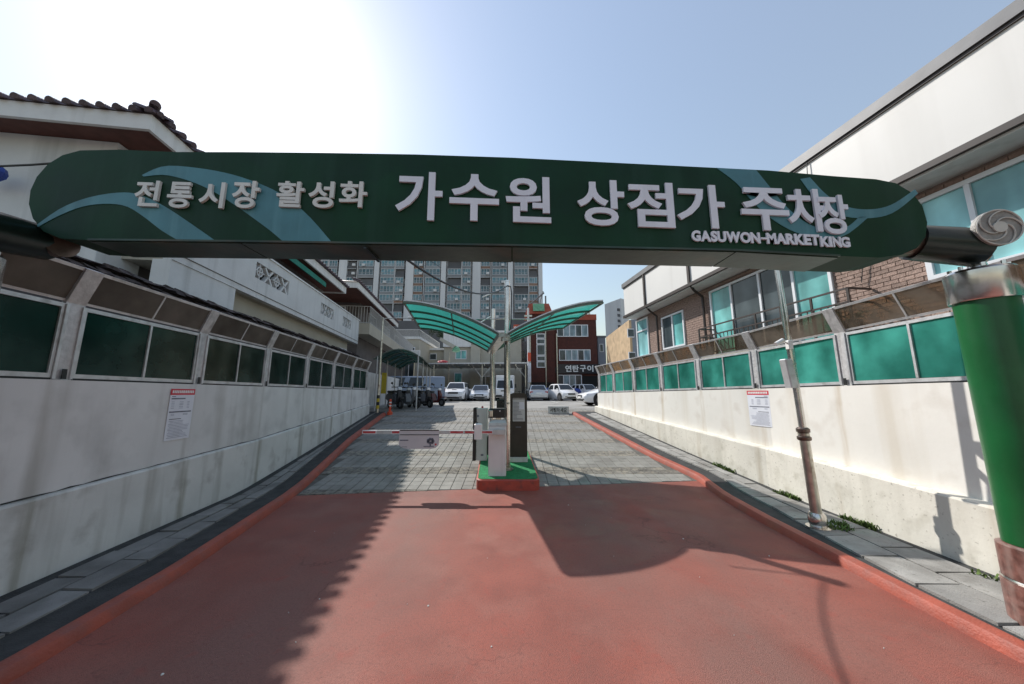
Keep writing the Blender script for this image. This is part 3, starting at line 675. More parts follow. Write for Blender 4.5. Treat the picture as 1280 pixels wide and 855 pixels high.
# canopy of two curved wings on two steel poles
can = empty('butterfly_canopy', (-.15, 7.2, IZ(7.2)), 'green translucent butterfly canopy on two steel poles above the island', 'canopy')
for (px, py, r_) in ((-.10, 7.02, .064), (-.56, 9.5, .066)):
    base = IZ(py) if py < 8.5 else G(py)
    top = 4.22
    MB().tube((px,py,base), (px,py,top), r_, 20).build('pole', m_steel, can, smooth=True)
    MB().lathe((px,py,top), [(r_+.006,0),(r_+.006,.03),(.02,.05)], 18).build('pole_cap', m_steel, can, smooth=True)
    MB().lathe((px,py,base), [(.13,0),(.13,.015),(r_+.012,.03),(r_+.012,.09)], 18).build('base_flange', m_steel2, can, smooth=True)
MB().tube((-.14,6.8,2.86),(-.14,6.8,3.02),.09,12).build('joint_collar', m_steel2, can, smooth=True)
A0, A1 = 6.72, 9.5
def wing(sgn, name):
    def P(t, u, k=0):      # t 0..1 from front to back, u 0..1 valley to tip
        cx = -.18-.42*t; vx = cx+sgn*.09; tip = 2.09
        x = vx+sgn*(tip-.10)*u; z = 3.02+.68*(1-(1-u)**1.75)-.0*u
        y = A0+(A1-A0)*t
        if u > .9: pass
        # the outer edge is cut so the tip reaches furthest at the front
        return Vector((x, y, z+k))
    N = 12
    TS = [0, .27, .52, .76, 1.0]
    for i, (t0, t1) in enumerate(zip(TS, TS[1:])):
        s = MB(); vs = []; fs = []
        for j in range(N+1):
            u = j/N; a, b = P(t0+.002, u), P(t1-.002, u); vs += [a, b, b+Vector((0,0,.006)), a+Vector((0,0,.006))]
        s.loft([vs[4*j:4*j+4] for j in range(N+1)]).build('canopy_sheet', m_canopy, can, smooth=True)
    for i, t in enumerate(TS):
        s = MB(); w_ = .026 if i in (0, 4) else .017; rings = []
        for j in range(N+1):
            p = P(t, j/N); y0 = p.y-w_; y1 = p.y+w_
            rings.append([Vector((p.x,y0,p.z-.05)),Vector((p.x,y1,p.z-.05)),Vector((p.x,y1,p.z-.004)),Vector((p.x,y0,p.z-.004))])
        s.loft(rings).build('rib', m_canfr, can)
    for u in (0, .5, 1):
        s = MB(); s.path([P(t, u, -.03) for t in TS], .024 if u != .5 else .016, 6).build('edge_rail', m_canfr, can)
    if sgn:
        s = MB(); rings = []
        for j in range(N+1):
            p = P(0, j/N); rings.append([p+Vector((0,-.032,-.0)), p+Vector((0,.035,-.0)), p+Vector((0,.035,.028)), p+Vector((0,-.032,.028))])
        s.loft(rings).build('edge_cap', m_alu, can)
wing(-1, 'l'); wing(1, 'r')
s = MB(); s.hexa([(-.27,6.70,2.94),(-.07,6.70,2.94),(-.50,9.5,2.94),(-.70,9.5,2.94),(-.30,6.70,3.015),(-.05,6.70,3.015),(-.48,9.5,3.015),(-.73,9.5,3.015)])
s.build('valley_gutter', m_steel2, can)
s = MB(); s.tube((-.85,7.5,3.5),(.5,7.5,3.5),.013,6); s.tube((-.10,7.02,3.5),(-.2,7.5,3.5),.013,6); s.build('tie_bar', m_steel2, can)
# small arms near the pole tops
s = MB(); s.tube((-.13,7.02,4.1),(-.65,7.02,3.88),.012,6); s.tube((-.6,9.5,4.05),(-1.25,9.5,3.65),.014,6); s.build('camera_arm', m_whitep, can)

# barrier gate
bar = empty('barrier_gate', (-.28, 6.72, IZ(6.6)), 'white boom barrier with red striped arm lowered across the left lane', 'barrier gate')
zb = IZ(6.62)
s = MB(); s.bbox(-.455,-.115,6.60,6.92,zb,zb+.93,.012); o = s.build('housing', m_white, bar)
s = MB(); s.loft([[(-.465,6.59,zb+.932),(-.105,6.59,zb+.932),(-.105,6.93,zb+.932),(-.465,6.93,zb+.932)],[(-.455,6.6,zb+.98),(-.115,6.6,zb+.98),(-.115,6.92,zb+.98),(-.455,6.92,zb+.98)],[(-.38,6.68,zb+1.03),(-.13,6.68,zb+1.03),(-.13,6.88,zb+1.03),(-.38,6.88,zb+1.03)]]).build('housing_lid', m_offw, bar)
s = MB(); s.box(-.43,-.14,6.594,6.599,zb+.1,zb+.8); s.build('service_door', m_white, bar)
az = W(540, 540, 6.53).z; zarm = az
x0, x1 = -2.86, -.36
s = MB(); s.tube((-.28,6.59,zarm),(-.28,6.50,zarm),.05,12); s.build('arm_hub', m_offw, bar, smooth=True)
n = 9
for k in range(n):
    a = x0+(x1-x0)*k/n; b = x0+(x1-x0)*(k+1)/n
    MB().bbox(a, b, 6.50, 6.56, zarm-.035, zarm+.035, .006).build('arm_segment', m_white if k % 2 == 0 else m_offw, bar)
    if k % 2 == 0 or k == 7: MB().box(a+.02, b-.02, 6.4965, 6.4995, zarm-.018, zarm+.018).build('red_band', m_redpaint, bar)
MB().bbox(-.72,-.57,6.46,6.60,zarm-.13,zarm+.16,.02).build('arm_light', m_whitep, bar)
MB().box(x1,-.13,6.485,6.58,zarm-.045,zarm+.045).build('arm_clamp', m_offw, bar)
# notice plate hanging from the arm
pl = MB(); pa = [(-2.30,zarm+.055),(-2.30,zarm-.26)]+[(-2.22+.0,zarm-.315),(-2.12,zarm-.335),(-1.62,zarm-.335),(-1.52,zarm-.315),(-1.46,zarm-.25),(-1.46,zarm+.055)]
pl.prism([(-1.76+(x+1.88)*.9,6.475,zarm+(z-zarm)*.9) for x, z in pa], (0,.01,0)); plo = pl.build('hanging_plate', mat('plate grey white', (.62,.60,.62), .5, .05), bar)
s = MB(); s.box(-2.13,-1.39,6.470,6.4745,zarm+.03,zarm+.045); s.box(-2.13,-1.39,6.470,6.4745,zarm-.05,zarm-.038); s.build('plate_strap', m_black, plo)
s = MB()
cx, cz = -1.54, zarm-.16
for k in range(7):
    a = k*.9; s.disc((cx+.05*math.cos(a), 6.4725, cz+.035*math.sin(a)), (0,1,0), .028, .004, 10)
s.box(cx-.015, cx+.012, 6.471, 6.4745, cz-.09, cz-.02); s.box(cx-.13,cx+.07,6.471,6.4745,cz-.105,cz-.09)
s.build('plate_logo', m_ink, plo)
s = MB(); s.box(-2.12,-1.96,6.471,6.4745,zarm-.155,zarm-.135); s.box(-2.08,-1.98,6.471,6.4745,zarm-.27,zarm-.262); s.build('plate_text', m_ink, plo)
MB().disc((cx+.1,6.472,cz-.06),(0,1,0),.018,.004,10).build('plate_dot', m_redpaint, plo)
# camera on the housing
cm = empty('number_plate_camera', (-.28, 6.8, zb+1.03), 'black plate camera mounted on top of the white barrier housing', 'camera')
MB().bbox(-.47,-.13,6.72,6.9,zb+1.07,zb+1.25,.02).build('camera_body', m_black, cm)
MB().bbox(-.45,-.38,6.68,6.72,zb+1.10,zb+1.22,.01).build('lens_window', m_steel2, cm)
MB().disc((-.24,6.715,zb+1.205),(0,1,0),.012,.01,10).build('indicator', m_whitep, cm)
MB().box(-.33,-.22,6.76,6.86,zb+1.02,zb+1.072).build('bracket', m_steel2, cm)
cm2 = empty('rear_camera', (-.18, 7.3, 1.2), 'small black camera on the front pole behind the plate camera', 'camera')
MB().bbox(-.33,-.15,7.2,7.4,zb+1.24,zb+1.42,.015).build('camera_body', m_black, cm2)
MB().tube((-.06,6.9,zb+1.35),(-.2,7.22,zb+1.35),.02,8).build('bracket', m_steel2, cm2)
# grey green ticket cabinet at left with dark front edge
z8 = IZ(7.7)
tk = empty('ticket_cabinet', (-.72, 7.7, z8), 'pale grey green control cabinet with black side behind the barrier', 'cabinet')
MB().bbox(-.80,-.56,7.6,7.9,z8,z8+1.13,.012).build('cabinet_body', m_offw, tk)
MB().bbox(-.87,-.803,7.57,7.93,z8,z8+1.14,.01).build('side_panel', m_black, tk)
MB().lathe((-.68,7.75,z8+1.13),[(.025,0),(.025,.03),(.008,.045)],10).build('beacon', m_redpaint, tk)
s = MB(); s.box(-.785,-.74,7.594,7.599,z8+.94,z8+.98); s.box(-.785,-.76,7.594,7.599,z8+.75,z8+.83); s.box(-.69,-.63,7.594,7.599,z8+.1,z8+.14); s.build('label_plate', m_ink, tk)
MB().bbox(-.555,-.47,7.7,7.85,z8+.1,z8+.5,.01).build('cable_box', m_black, tk)
# dark brown kiosk board right of the pole
kk = empty('payment_kiosk', (.14, 7.6, IZ(7.6)), 'tall dark brown kiosk with rounded top and pasted paper notice', 'kiosk')
z = IZ(7.6)
s = MB(); prof = [(-.05,z+.12),(.325,z+.12),(.335,z+.16),(.335,z+1.62),(.31,z+1.68),(.27,z+1.71),(.02,z+1.71),(-.035,z+1.68),(-.06,z+1.62),(-.06,z+.16)]
s.prism([(x, 7.5, z+(zz-z)*.865) for x, zz in prof], (0,.3,0)).build('kiosk_body', m_brownblk, kk)
s = MB(); s.bbox(-.05,.34,7.48,7.82,z,z+.10,.01); s.build('plinth', m_offw, kk)
pn = MB(); pn.box(.015,.285,7.492,7.498,z+.86,z+1.37); pno = pn.build('notice_sheet', mat('kiosk paper', (.56,.57,.56), .6, .06), kk)
s = MB(); s.box(.015,.285,7.488,7.4915,z+1.335,z+1.37); s.build('notice_header', m_emblem, pno)
s = MB(); rg = random.Random(2)
for k in range(14):
    zz = z+.89+k*.029
    s.box(.03, .10+rg.random()*.15, 7.489, 7.4918, zz, zz+.009)
s.build('text_rows', m_ink, pno, kind='stuff')
s = MB(); s.box(.16,.27,7.488,7.4912,z+1.12,z+1.28); s.build('notice_picture', m_paper, pno)
s = MB(); s.box(.08,.2,7.492,7.498,z+.73,z+.745); s.build('card_slot', m_ink, kk)
# black cable from the sign to the front pole and down it
def cable(pts, r, label, name='cable'):
    o = MB().path(pts, r, 6).build(name, m_cable, origin=tuple(pts[0])); 
    o.location = (0,0,0)
    for v in o.data.vertices: v.co += Vector(pts[0])
    return tag(o, label, 'cable')
pts = []
a = W(505, 322, 2.9); b = Vector((-.10, 6.95, 4.12))
for i in range(15):
    t = i/14; p = a.lerp(b, t); p.z -= .42*4*t*(1-t)*.62; pts.append(p)
pts += [Vector((-.03,6.95,4.1)), Vector((-.01,6.95,3.95)), Vector((-.02,6.95,3.3)), Vector((-.06,6.93,3.05)), Vector((-.15,6.94,2.8)), Vector((-.16,6.95,1.5))]
cable(pts, .012, 'black cable sagging from the gate sign to the canopy pole')
cable([W(-30,209,3.3), W(40,206,3.3), W(120,200,3.3)], .012, 'black cable running behind the left end of the gate sign')
cable([Vector((-30,46,34)), Vector((-18,43,24.5)), Vector((-9,40,17.5))], .03, 'thin wire crossing the pale sky above the gate sign')

# ------------------------------------------------------------------ silver pole on the right kerb
px, py = 3.93, 4.56; zb0 = G(py)+.10
rp = empty('steel_pole', (px, py, zb0), 'tall stainless steel pole with thicker base standing on the right sidewalk', 'pole')
LN = lambda p: Vector((p.x-.030*(p.z-.1), p.y, p.z))      # the pole leans slightly over the lane
MB().lathe((px,py,zb0), [(.13,0),(.13,.012),(.085,.02),(.095,.05),(.10,.10),(.09,.15),(.075,.18)], 20).build('base_cover', m_steel, rp, smooth=True)
MB(LN).lathe((px,py,zb0+.18), [(.060,0),(.055,.9)], 20).build('lower_shaft', m_steel2, rp, smooth=True)
MB(LN).lathe((px,py,zb0+1.08), [(.068,0),(.078,.015),(.078,.045),(.06,.06),(.06,.10),(.075,.11),(.075,.15),(.055,.17)], 20).build('shaft_collar', m_copper, rp, smooth=True)
MB(LN).lathe((px,py,zb0+1.14), [(.064,0),(.064,.035)], 20).build('brass_ring', m_steel2, rp, smooth=True)
MB(LN).lathe((px,py,zb0+1.25), [(.042,0),(.034,3.4)], 20).build('upper_shaft', m_steel, rp, smooth=True)
bx = empty('junction_box', (3.6, 4.34, 2.0), 'slim grey box strapped to the silver pole at right', 'junction box')
MB(lambda p: Vector((p.x+.09+.10*(2.3-p.z), p.y+.2, p.z))).bbox(3.585,3.685,4.24,4.36,1.87,2.26,.012).build('box_body', m_alu, bx)
MB().box(3.76,3.87,4.5,4.56,2.18,2.21).build('strap', m_steel2, bx)
cc = empty('security_camera', (3.6, 4.3, 2.5), 'small white security camera pointing left on the silver pole', 'security camera')
MB().tube((3.59,4.46,2.46),(3.71,4.48,2.52),.028,12).build('camera_body', m_whitep, cc, smooth=True)
MB().tube((3.71,4.48,2.51),(3.86,4.54,2.46),.011,8).build('bracket', m_whitep, cc)
MB().bbox(3.78,3.84,4.47,4.54,2.40,2.52,.008).build('mount_box', m_whitep, cc)
ant = MB(); q = W(1022,218,4.9); ant.tube(q+Vector((0,0,-.4)), q+Vector((0,0,.12)), .006, 6); ant.tube(q+Vector((0,0,.12)), q+Vector((.12,0,-.2)), .004, 5)

# ------------------------------------------------------------------ right building (two storeys, white band, brick)
FR = frame(7.0, 0, -7, 1)
rb = empty('brick_house', tuple(FR((0,8,0))), 'two storey brick house with white upper band beyond the right wall', 'house')
S0, S1 = -5.0, 14.95; ZB, ZT = 5.30, 6.62
b = MB(FR); b.box(0,.25,S0,S1,ZB,ZT); b.box(.25,6,S1-.25,S1,ZB,ZT); b.build('white_band', m_band, rb)
b = MB(FR); b.box(-.06,6,S0,S1+.06,ZT+.003,ZT+.2); b.build('coping', m_coping, rb)
b = MB(FR); b.box(-.07,-.003,S0,S1+.05,ZB-.10,ZB-.0); b.build('gutter', m_gutter, rb)
b = MB(FR); b.box(.0,.9,S0,S1,ZB-.14,ZB-.005); b.build('soffit', m_fascia, rb)
for sv in (10.35, 13.1):
    MB(FR).box(-.05,-.004,sv-.05,sv+.05,ZB+.003,ZT-.0).build('band_strip', m_gutter, rb)
b = MB(FR); b.box(-.03,-.003,S0,S1,ZT-.05,ZT-.002); b.build('coping_shadow_strip', m_gutter, rb)  # dark strip standing in for the shadow line under the coping
def pipe(sv, z1=5.15):
    MB(FR).path([Vector((-.04,sv,ZB-.06)),Vector((.12,sv+.05,ZB-.22)),Vector((.42,sv+.08,ZB-.42)),Vector((.42,sv+.08,1.2))], .04, 8).build('downpipe', m_gutter, rb)
pipe(10.3); pipe(13.0)
DF = .52                                            # facade plane
wins = []                                           # s0,s1,z0,z1
def addwin(s0, s1, z0, z1, panes, mats, name='window', fw=.06):
    wins.append((s0, s1, z0, z1))
    f = MB(FR); d0, d1 = DF-.05, DF+.05
    f.box(d0,d1,s0,s1,z0,z0+fw); f.box(d0,d1,s0,s1,z1-fw,z1); f.box(d0,d1,s0,s0+fw,z0+fw,z1-fw); f.box(d0,d1,s1-fw,s1,z0+fw,z1-fw)
    cuts = [s0+fw]+[s0+(s1-s0)*p for p in panes]+[s1-fw]
    for c in cuts[1:-1]: f.box(d0+.005,d1,c-.03,c+.03,z0+fw,z1-fw)
    fo = f.build(name, m_upvc, rb)
    for i, (a, c) in enumerate(zip(cuts, cuts[1:])):
        a2 = a+(.031 if i else .001); c2 = c-(.031 if i < len(cuts)-2 else .001)
        MB(FR).box(DF-.005, DF+.003, a2, c2, z0+fw+.001, z1-fw-.001).build('pane', mats[i % len(mats)], fo)
    MB(FR).box(DF+.10, DF+.11, s0+.02, s1-.02, z0+.02, z1-.02).build('curtain', m_hbeige, fo)
addwin(.6, 2.9, 3.6, 5.02, (.5,), (m_tealL, m_teal))
addwin(3.05, 5.2, 3.62, 5.02, (.72,), (m_tealL, m_tealL), fw=.075)
addwin(6.62, 10.15, 2.9, 4.98, (.235,.49,.76), (m_teal, m_tealD, m_tealD, m_teal), 'balcony_door')
addwin(11.5, 12.87, 3.47, 4.74, (.5,), (m_teal, m_tealD))
addwin(13.88, 14.88, 3.38, 5.05, (), (m_tealL,))
MB(FR).box(DF-.04,DF+.0,13.94,14.82,4.5,4.56).build('transom', m_upvc, rb)
MB(FR).box(DF+.02,6,S0+.2,14.9,0,ZB-.142).build('wall', m_mortar, rb)
# make recesses in front of curtains: the wall sits behind the windows, bricks stand proud round them
bl, bh, gj = .205, .066, .011
br = []; zz = 2.35; r_ = 0
while zz+bh < ZB-.15:
    sv = .2-(.108 if r_ % 2 else 0)
    while sv < 14.9:
        a, c = sv, min(sv+bl, 14.9)
        hit = False
        for (w0, w1, z0, z1) in wins:
            if zz+bh > z0 and zz < z1 and c > w0 and a < w1:
                if a < w0-.03: c = w0-.004
                elif c > w1+.03: a = w1+.004
                else: hit = True
        if not hit and c-a > .03: br.append((a, c, zz))
        sv += bl+gj
    zz += bh+gj; r_ += 1
def brick_key(b): return abs(b[0]-5.9) + (2 if b[2] < 2.75 else 0)
br.sort(key=brick_key); rest = MB(FR); rg = random.Random(8)
def badd(m_, a, c, z, pr): m_.add([(DF-pr,a,z),(DF-pr,c,z),(DF+.03,c,z),(DF+.03,a,z),(DF-pr,a,z+bh),(DF-pr,c,z+bh),(DF+.03,c,z+bh),(DF+.03,a,z+bh)],[(0,3,2,1),(4,5,6,7),(0,1,5,4),(1,2,6,5),(3,0,4,7)])
for i, (a, c, z) in enumerate(br):
    pr = .003+rg.random()*.007
    if i < 290: m_ = MB(FR); badd(m_, a, c, z, pr); m_.build('brick', m_brick, rb)
    else: badd(rest, a, c, z, pr)
rest.build('bricks_far', m_brick, rb, kind='stuff')
# balcony with dark railing
bal = MB(FR).box(-.02,.5,6.0,10.1,2.72,2.88).build('balcony_slab', m_hbeige, rb)
rl = MB(FR)
for z in (3.74, 3.48, 2.98): rl.box(-.03,.0,6.0,10.1,z-.015,z+.02)
k = 6.0
while k <= 10.11: rl.box(-.03,.0,k-.02,k+.02,2.88,3.74); k += 4.1/6
k = 6.1
while k < 10.1: rl.box(-.022,-.008,k-.008,k+.008,2.99,3.47); k += .137
for z in (3.74, 3.48): rl.box(0,.5,5.985,6.015,z-.015,z+.02); rl.box(0,.5,10.085,10.115,z-.015,z+.02)
rl.build('railing', m_rail, rb)
t = empty('potted_plant', tuple(FR((.2,6.15,2.88))), 'dark dry plant in a pot at the near end of the brown balcony railing', 'plant')
MB().lathe(FR((.2,6.15,2.88)), [(.10,0),(.14,.28),(.12,.28)], 12).build('pot', m_gutter, t)
s = MB(); rg = random.Random(6); c0 = FR((.2,6.15,3.15))
for i in range(160):
    d = Vector((rg.gauss(0,1),rg.gauss(0,1),abs(rg.gauss(0,1)))).normalized()*rg.random()*.42; a = c0+d; q = Vector((rg.gauss(0,1),rg.gauss(0,1),rg.gauss(0,1))).normalized()*.05; n_ = q.orthogonal().normalized()*.02
    s.add([a-q,a+n_,a+q,a-n_],[(0,1,2,3)])
s.build('foliage', m_leaf, t)
# loose wire on the band
cable([FR((-.03,6.35,ZT)), FR((-.05,6.4,5.9)), FR((-.04,6.2,5.25)), FR((-.1,6.2,5.12)), FR((.4,6.2,5.1)), FR((.45,5.9,4.9)), FR((.46,6.1,3.9))], .008, 'thin wire hanging down the white band of the brick house', 'wire')

# ------------------------------------------------------------------ left: tiled house with terrace
FL = frame(-5.42, 0, -8, -1)
th_ = empty('tiled_house', tuple(FL((0,8,0))), 'white house with brown tiled hip roof and terrace above the left wall', 'house')
E0, E1, EZ = 5.08, 14.4, 6.2                       # eave start, end, fascia bottom
MB(FL).box(.0,.06,E0,E1,EZ,EZ+.28).build('fascia', m_fascia, th_)
MB(FL).box(.0,9,E0-.06,E0-.001,EZ,EZ+.28).build('fascia', m_fascia, th_)
MB(FL).box(.0,9,E1+.001,E1+.06,EZ,EZ+.28).build('fascia', m_fascia, th_)
sf = MB(FL); k = 0
for i in range(9): sf.box(.062,.9,E0+.01+i*1.05,E0+.01+i*1.05+1.04,EZ+.05,EZ+.075)
sf.box(.902,8.9,E0+.01,E0+.9,EZ+.05,EZ+.075); sf.build('soffit', m_soffit, th_)
MB(FL).box(.9,8.5,E0+.9,E1-.8,1.0,EZ+.05).build('wall', m_hgrey, th_)
MB(FL).box(.80,.895,E0+.8,E0+4,EZ-.5,EZ+.045).build('wall_cornice', m_hbeige, th_)
for a in (9.2, 12.0):
    f = MB(FL).box(.84,.895,a,a+1.5,4.6,6.0).build('window', m_upvc, th_)
    MB(FL).box(.83,.838,a+.08,a+.72,4.68,5.92).build('pane', m_tealD, f); MB(FL).box(.83,.838,a+.78,a+1.42,4.68,5.92).build('pane', m_tealD, f)
# roof: hip slopes under rows of tiles
RZ = EZ+.285; sl = .36
rf = MB(FL)
apex1, apex2 = (4.5, E0+4.5, RZ+4.5*sl), (4.5, E1-4.0, RZ+4.5*sl)
rf.add([(-.03,E0-.08,RZ),(-.03,E1+.08,RZ),(9.0,E1+.08,RZ),(9.0,E0-.08,RZ),apex1,apex2],[(0,1,5,4),(2,3,4,5),(3,0,4),(1,2,5),(0,3,2,1)])
roof = rf.build('roof', m_tiledk, th_)
TW = .235
def tile_mesh(L_):
    s = MB(); n = 6; rings = []
    for y, r_ in ((0, .072), (L_, .062)):
        rings.append([Vector((r_*math.cos(math.pi*i/n), y, r_*math.sin(math.pi*i/n)*1.15)) for i in range(n+1)]+[Vector((-r_*.8,y,0)), Vector((r_*.8,y,0))])
    s.loft([[Vector((p.x,p.y,p.z)) for p in r] for r in rings]); return s.mesh('roof_tile', m_tile, smooth=True)
TM = tile_mesh(.42)
a8 = R(-8); cnt = 0
Drt = Vector((math.sin(a8), math.cos(a8), 0)); Nrt = Vector((-math.cos(a8), math.sin(a8)*1, 0)); Nrt = (FL((1,0,0))-FL((0,0,0))).normalized()
tb = base_of(roof)
far = MB()
def place_tile(pos, direction, first):
    global cnt
    y = direction.normalized(); x = y.cross(Vector((0,0,1))).normalized(); z = x.cross(y)
    M = Matrix((x, y, z)).transposed().to_4x4(); M.translation = pos-tb
    if first and cnt < 295:
        o = bpy.data.objects.new('roof_tile', TM); COL.objects.link(o); o.parent = roof; o.matrix_local = M; cnt += 1
    else:
        M.translation = pos; far.add([M @ v.co for v in TM.vertices], [tuple(p.vertices) for p in TM.polygons])
n = int((E1-E0+.1)/TW)
for k in range(n+1):                                   # long side
    sv = E0-.03+k*TW; lim = min(4.5, sv-E0+.1, E1+.1-sv)
    for r_ in range(0, 6):
        d = -.10+r_*.40
        if r_ and d+.2 > lim: break
        p = FL((d, sv, RZ+d*sl+.035-.02*(r_ > 0))); place_tile(p, Nrt+Vector((0,0,sl)), r_ < 3)
n = int(8.9/TW)
for k in range(n+1):                                   # front side
    dv = k*TW-.02; lim = min(dv+.15, 9-dv)
    for r_ in range(0, 6):
        d = -.14+r_*.40
        if r_ and d+.2 > lim: break
        p = FL((dv, E0+d, RZ+d*sl+.035)); place_tile(p, Drt+Vector((0,0,sl)), r_ < 2 and k < 30)
# hip tiles
h0 = FL((-.08,E0-.12,RZ+.06)); h1 = FL(apex1)
for k in range(14):
    place_tile(h0.lerp(h1, k*.065)+Vector((0,0,.07)), (h1-h0), k < 6)
far.build('roof_tiles_far', m_tile, roof, kind='stuff', smooth=True)
# white block under the near eave and the terrace parapet
MB(FL).box(.88,8.5,5.5,6.25,1.2,EZ+.04).build('side_wall', m_hwhite, th_)
pa = MB(FL)
holes = [(8.15,9.75),(12.05,13.25),(14.3,15.35)]
zl, zh = 4.22, 5.40
edges = [5.81]+[x for h in holes for x in h]+[16.5]
hz0, hz1 = 4.72, 5.14
for a, c in zip(edges[::2], edges[1::2]): pa.box(-.02,.14,a,c,zl,zh)
for a, c in holes: pa.box(-.02,.14,a+.001,c-.001,zl,hz0); pa.box(-.02,.14,a+.001,c-.001,hz1,zh)
pa.build('terrace_parapet', m_hwhite, th_)
MB(FL).box(-.05,.17,5.81,16.53,zh+.002,zh+.05).build('parapet_cap', m_fascia, th_)
MB(FL).box(-.035,-.021,5.81,16.5,zl+.13,zl+.145).build('parapet_groove', m_hgrey, th_)
MB(FL).box(.141,.9,5.9,16.5,zl,zl+.2).build('terrace_slab', m_hbeige, th_)
for a, c in holes:
    MB(FL).box(.142,.16,a-.02,c+.02,hz0-.02,hz1+.02).build('block_back', m_hole, th_)
    q = MB(FL); n = 4; ww = (c-a)/n; hh = hz1-hz0
    for k in range(n):
        cx, cz = a+ww*(k+.5), (hz0+hz1)/2
        def seg(y0,z0,y1,z1,t=.02):
            d = Vector((0,y1-y0,z1-z0)).normalized(); nn = Vector((0,-d.z,d.y))*t; p, r2 = Vector((0,y0,z0)), Vector((0,y1,z1))
            q.hexa([p-nn+Vector((.0,0,0)),r2-nn,r2-nn+Vector((.10,0,0)),p-nn+Vector((.10,0,0)),p+nn,r2+nn,r2+nn+Vector((.10,0,0)),p+nn+Vector((.10,0,0))])
        rad = min(ww, hh)*.30
        if k % 2 == 0:
            for i in range(10):
                t0, t1 = i*.6283, (i+1)*.6283; seg(cx+rad*math.cos(t0),cz+rad*math.sin(t0),cx+rad*math.cos(t1),cz+rad*math.sin(t1),.018)
            seg(cx,cz-hh/2,cx,cz+hh/2,.014); seg(cx-ww/2,cz,cx+ww/2,cz,.014)
        else:
            seg(cx-ww*.45,hz0,cx+ww*.45,hz1,.03); seg(cx-ww*.45,hz1,cx+ww*.45,hz0,.03)
    q.build('ornamental_block', m_hwhite, th_)
MB(FL).box(-.0,.3,5.81,7.55,1.4,zl-.001).build('side_wall', m_hwhite, th_)
MB(FL).box(.30,.6,7.55,16.0,3.78,zl-.001).build('beam', m_hbeige, th_)
MB(FL).box(.55,.9,7.55,16.0,1.2,3.779).build('lower_wall', m_hgrey, th_)
MB(FL).box(.2,.88,15.1,15.5,3.3,3.77).build('air_conditioner', m_hwhite, th_)
# green awning under the eave
aw = empty('cloth_awning', tuple(FL((.3,11,6))), 'green cloth awning under the brown soffit of the tiled house', 'awning')
MB(FL).hexa([(.12,9.6,6.05),(.12,12.6,6.05),(.85,12.6,6.4),(.85,9.6,6.4),(.12,9.6,6.09),(.12,12.6,6.09),(.85,12.6,6.44),(.85,9.6,6.44)]).build('awning_cloth', m_satin, aw)
MB(FL).box(.10,.13,9.6,12.6,5.9,6.05).build('valance', m_satin, aw)
t = empty('tarp_bundle', tuple(W(-8,216,5.0)), 'crumpled blue tarp bundle against the white side wall at left edge', 'tarp')
s = MB(); c0 = W(-10,216,4.85); rg = random.Random(9)
rings = []
for j in range(7):
    ph = math.pi*j/6; rings.append([c0+Vector((.20*math.sin(ph)*math.cos(a)*(1+.25*rg.random()), .12*math.sin(ph)*math.sin(a), .13*math.cos(ph)*(1+.2*rg.random()))) for a in [k*.785 for k in range(8)]])
s.loft(rings).build('tarp', m_tarp, t)
# old garden wall with dark tile coping right behind the screen
FC = frame(-4.75, 0, -8, -1)
gw = empty('garden_wall', tuple(FC((0,6,0))), 'old garden wall with dark crumbling tile coping behind the left screen', 'wall')
MB(FC).box(.0,.2,1.0,14.5,.0,3.30).build('wall', m_hgrey, gw)
rg = random.Random(12); kx = 1.0; n = 0
CT = {}
for v in range(4):
    s = MB(); h = .07+.02*v
    s.loft([[(-.14,0,0),(-.10,0,h*.6),(0,0,h),(.12,0,h*.6),(.2,0,0)],[(-.15,.17,.0),(-.10,.17,h*.5),(0,.17,h*.85),(.12,.17,h*.5),(.2,.17,0)]]); CT[v] = s.mesh('coping_tile', m_tiledk)
while kx < 14.4:
    for row in range(2):
        o = inst('coping_tile', CT[rg.randrange(4)], gw, FC((.02+row*.02+rg.random()*.03, kx+rg.random()*.03+row*.08, 3.30+row*.085))-gw.location, (rg.gauss(0,.06), rg.gauss(0,.05), R(8)+rg.gauss(0,.08)))
    kx += .175

# ------------------------------------------------------------------ left: second house with balcony
FH = FL
h2 = empty('balcony_house', tuple(FL((0,22,1))), 'shaded grey house with white fascia and long railed balcony', 'house')
MB(FL).box(.85,8,19.2,35,1,7.3).build('wall', m_hgrey, h2)
e0, e1, ez = 15.9, 26.0, 7.25
MB(FL).hexa([(-.02,e0,ez-.3),(-.02,e1,ez-.3),(.05,e1,ez-.3),(.05,e0,ez-.3),(-.02,e0,ez),(-.02,e1,ez),(.05,e1,ez),(.05,e0,ez)]).build('fascia', m_fascia, h2)
MB(FL).box(.051,7,e0,e0+.06,ez-.3,ez).build('fascia', m_fascia, h2)
MB(FL).box(.052,7,e0+.061,e1,ez-.2,ez-.17).build('soffit', m_soffit, h2)
s = MB(FL); s.add([(-.06,e0-.06,ez+.003),(-.06,e1,ez+.003),(8,e1,ez+.003),(8,e0-.06,ez+.003),(3.5,e0+3.2,ez+1.2),(3.5,e1,ez+1.2)],[(0,1,5,4),(2,3,4,5),(3,0,4),(1,2,5),(0,3,2,1)])
r2 = s.build('roof', m_tile, h2)
tm2 = TM
for k in range(30):
    p = FL((-.1, e0+k*.34, ez+.05)); y = (Nrt+Vector((0,0,.3))).normalized(); x = y.cross(Vector((0,0,1))).normalized(); z = x.cross(y)
    M = Matrix((x, y, z)).transposed().to_4x4(); M.translation = p-base_of(r2)
    o = bpy.data.objects.new('roof_tile', TM); COL.objects.link(o); o.parent = r2; o.matrix_local = M
MB(FL).box(-.02,3,18.3,34,5.05,5.66).build('balcony_slab', m_hbeige, h2)
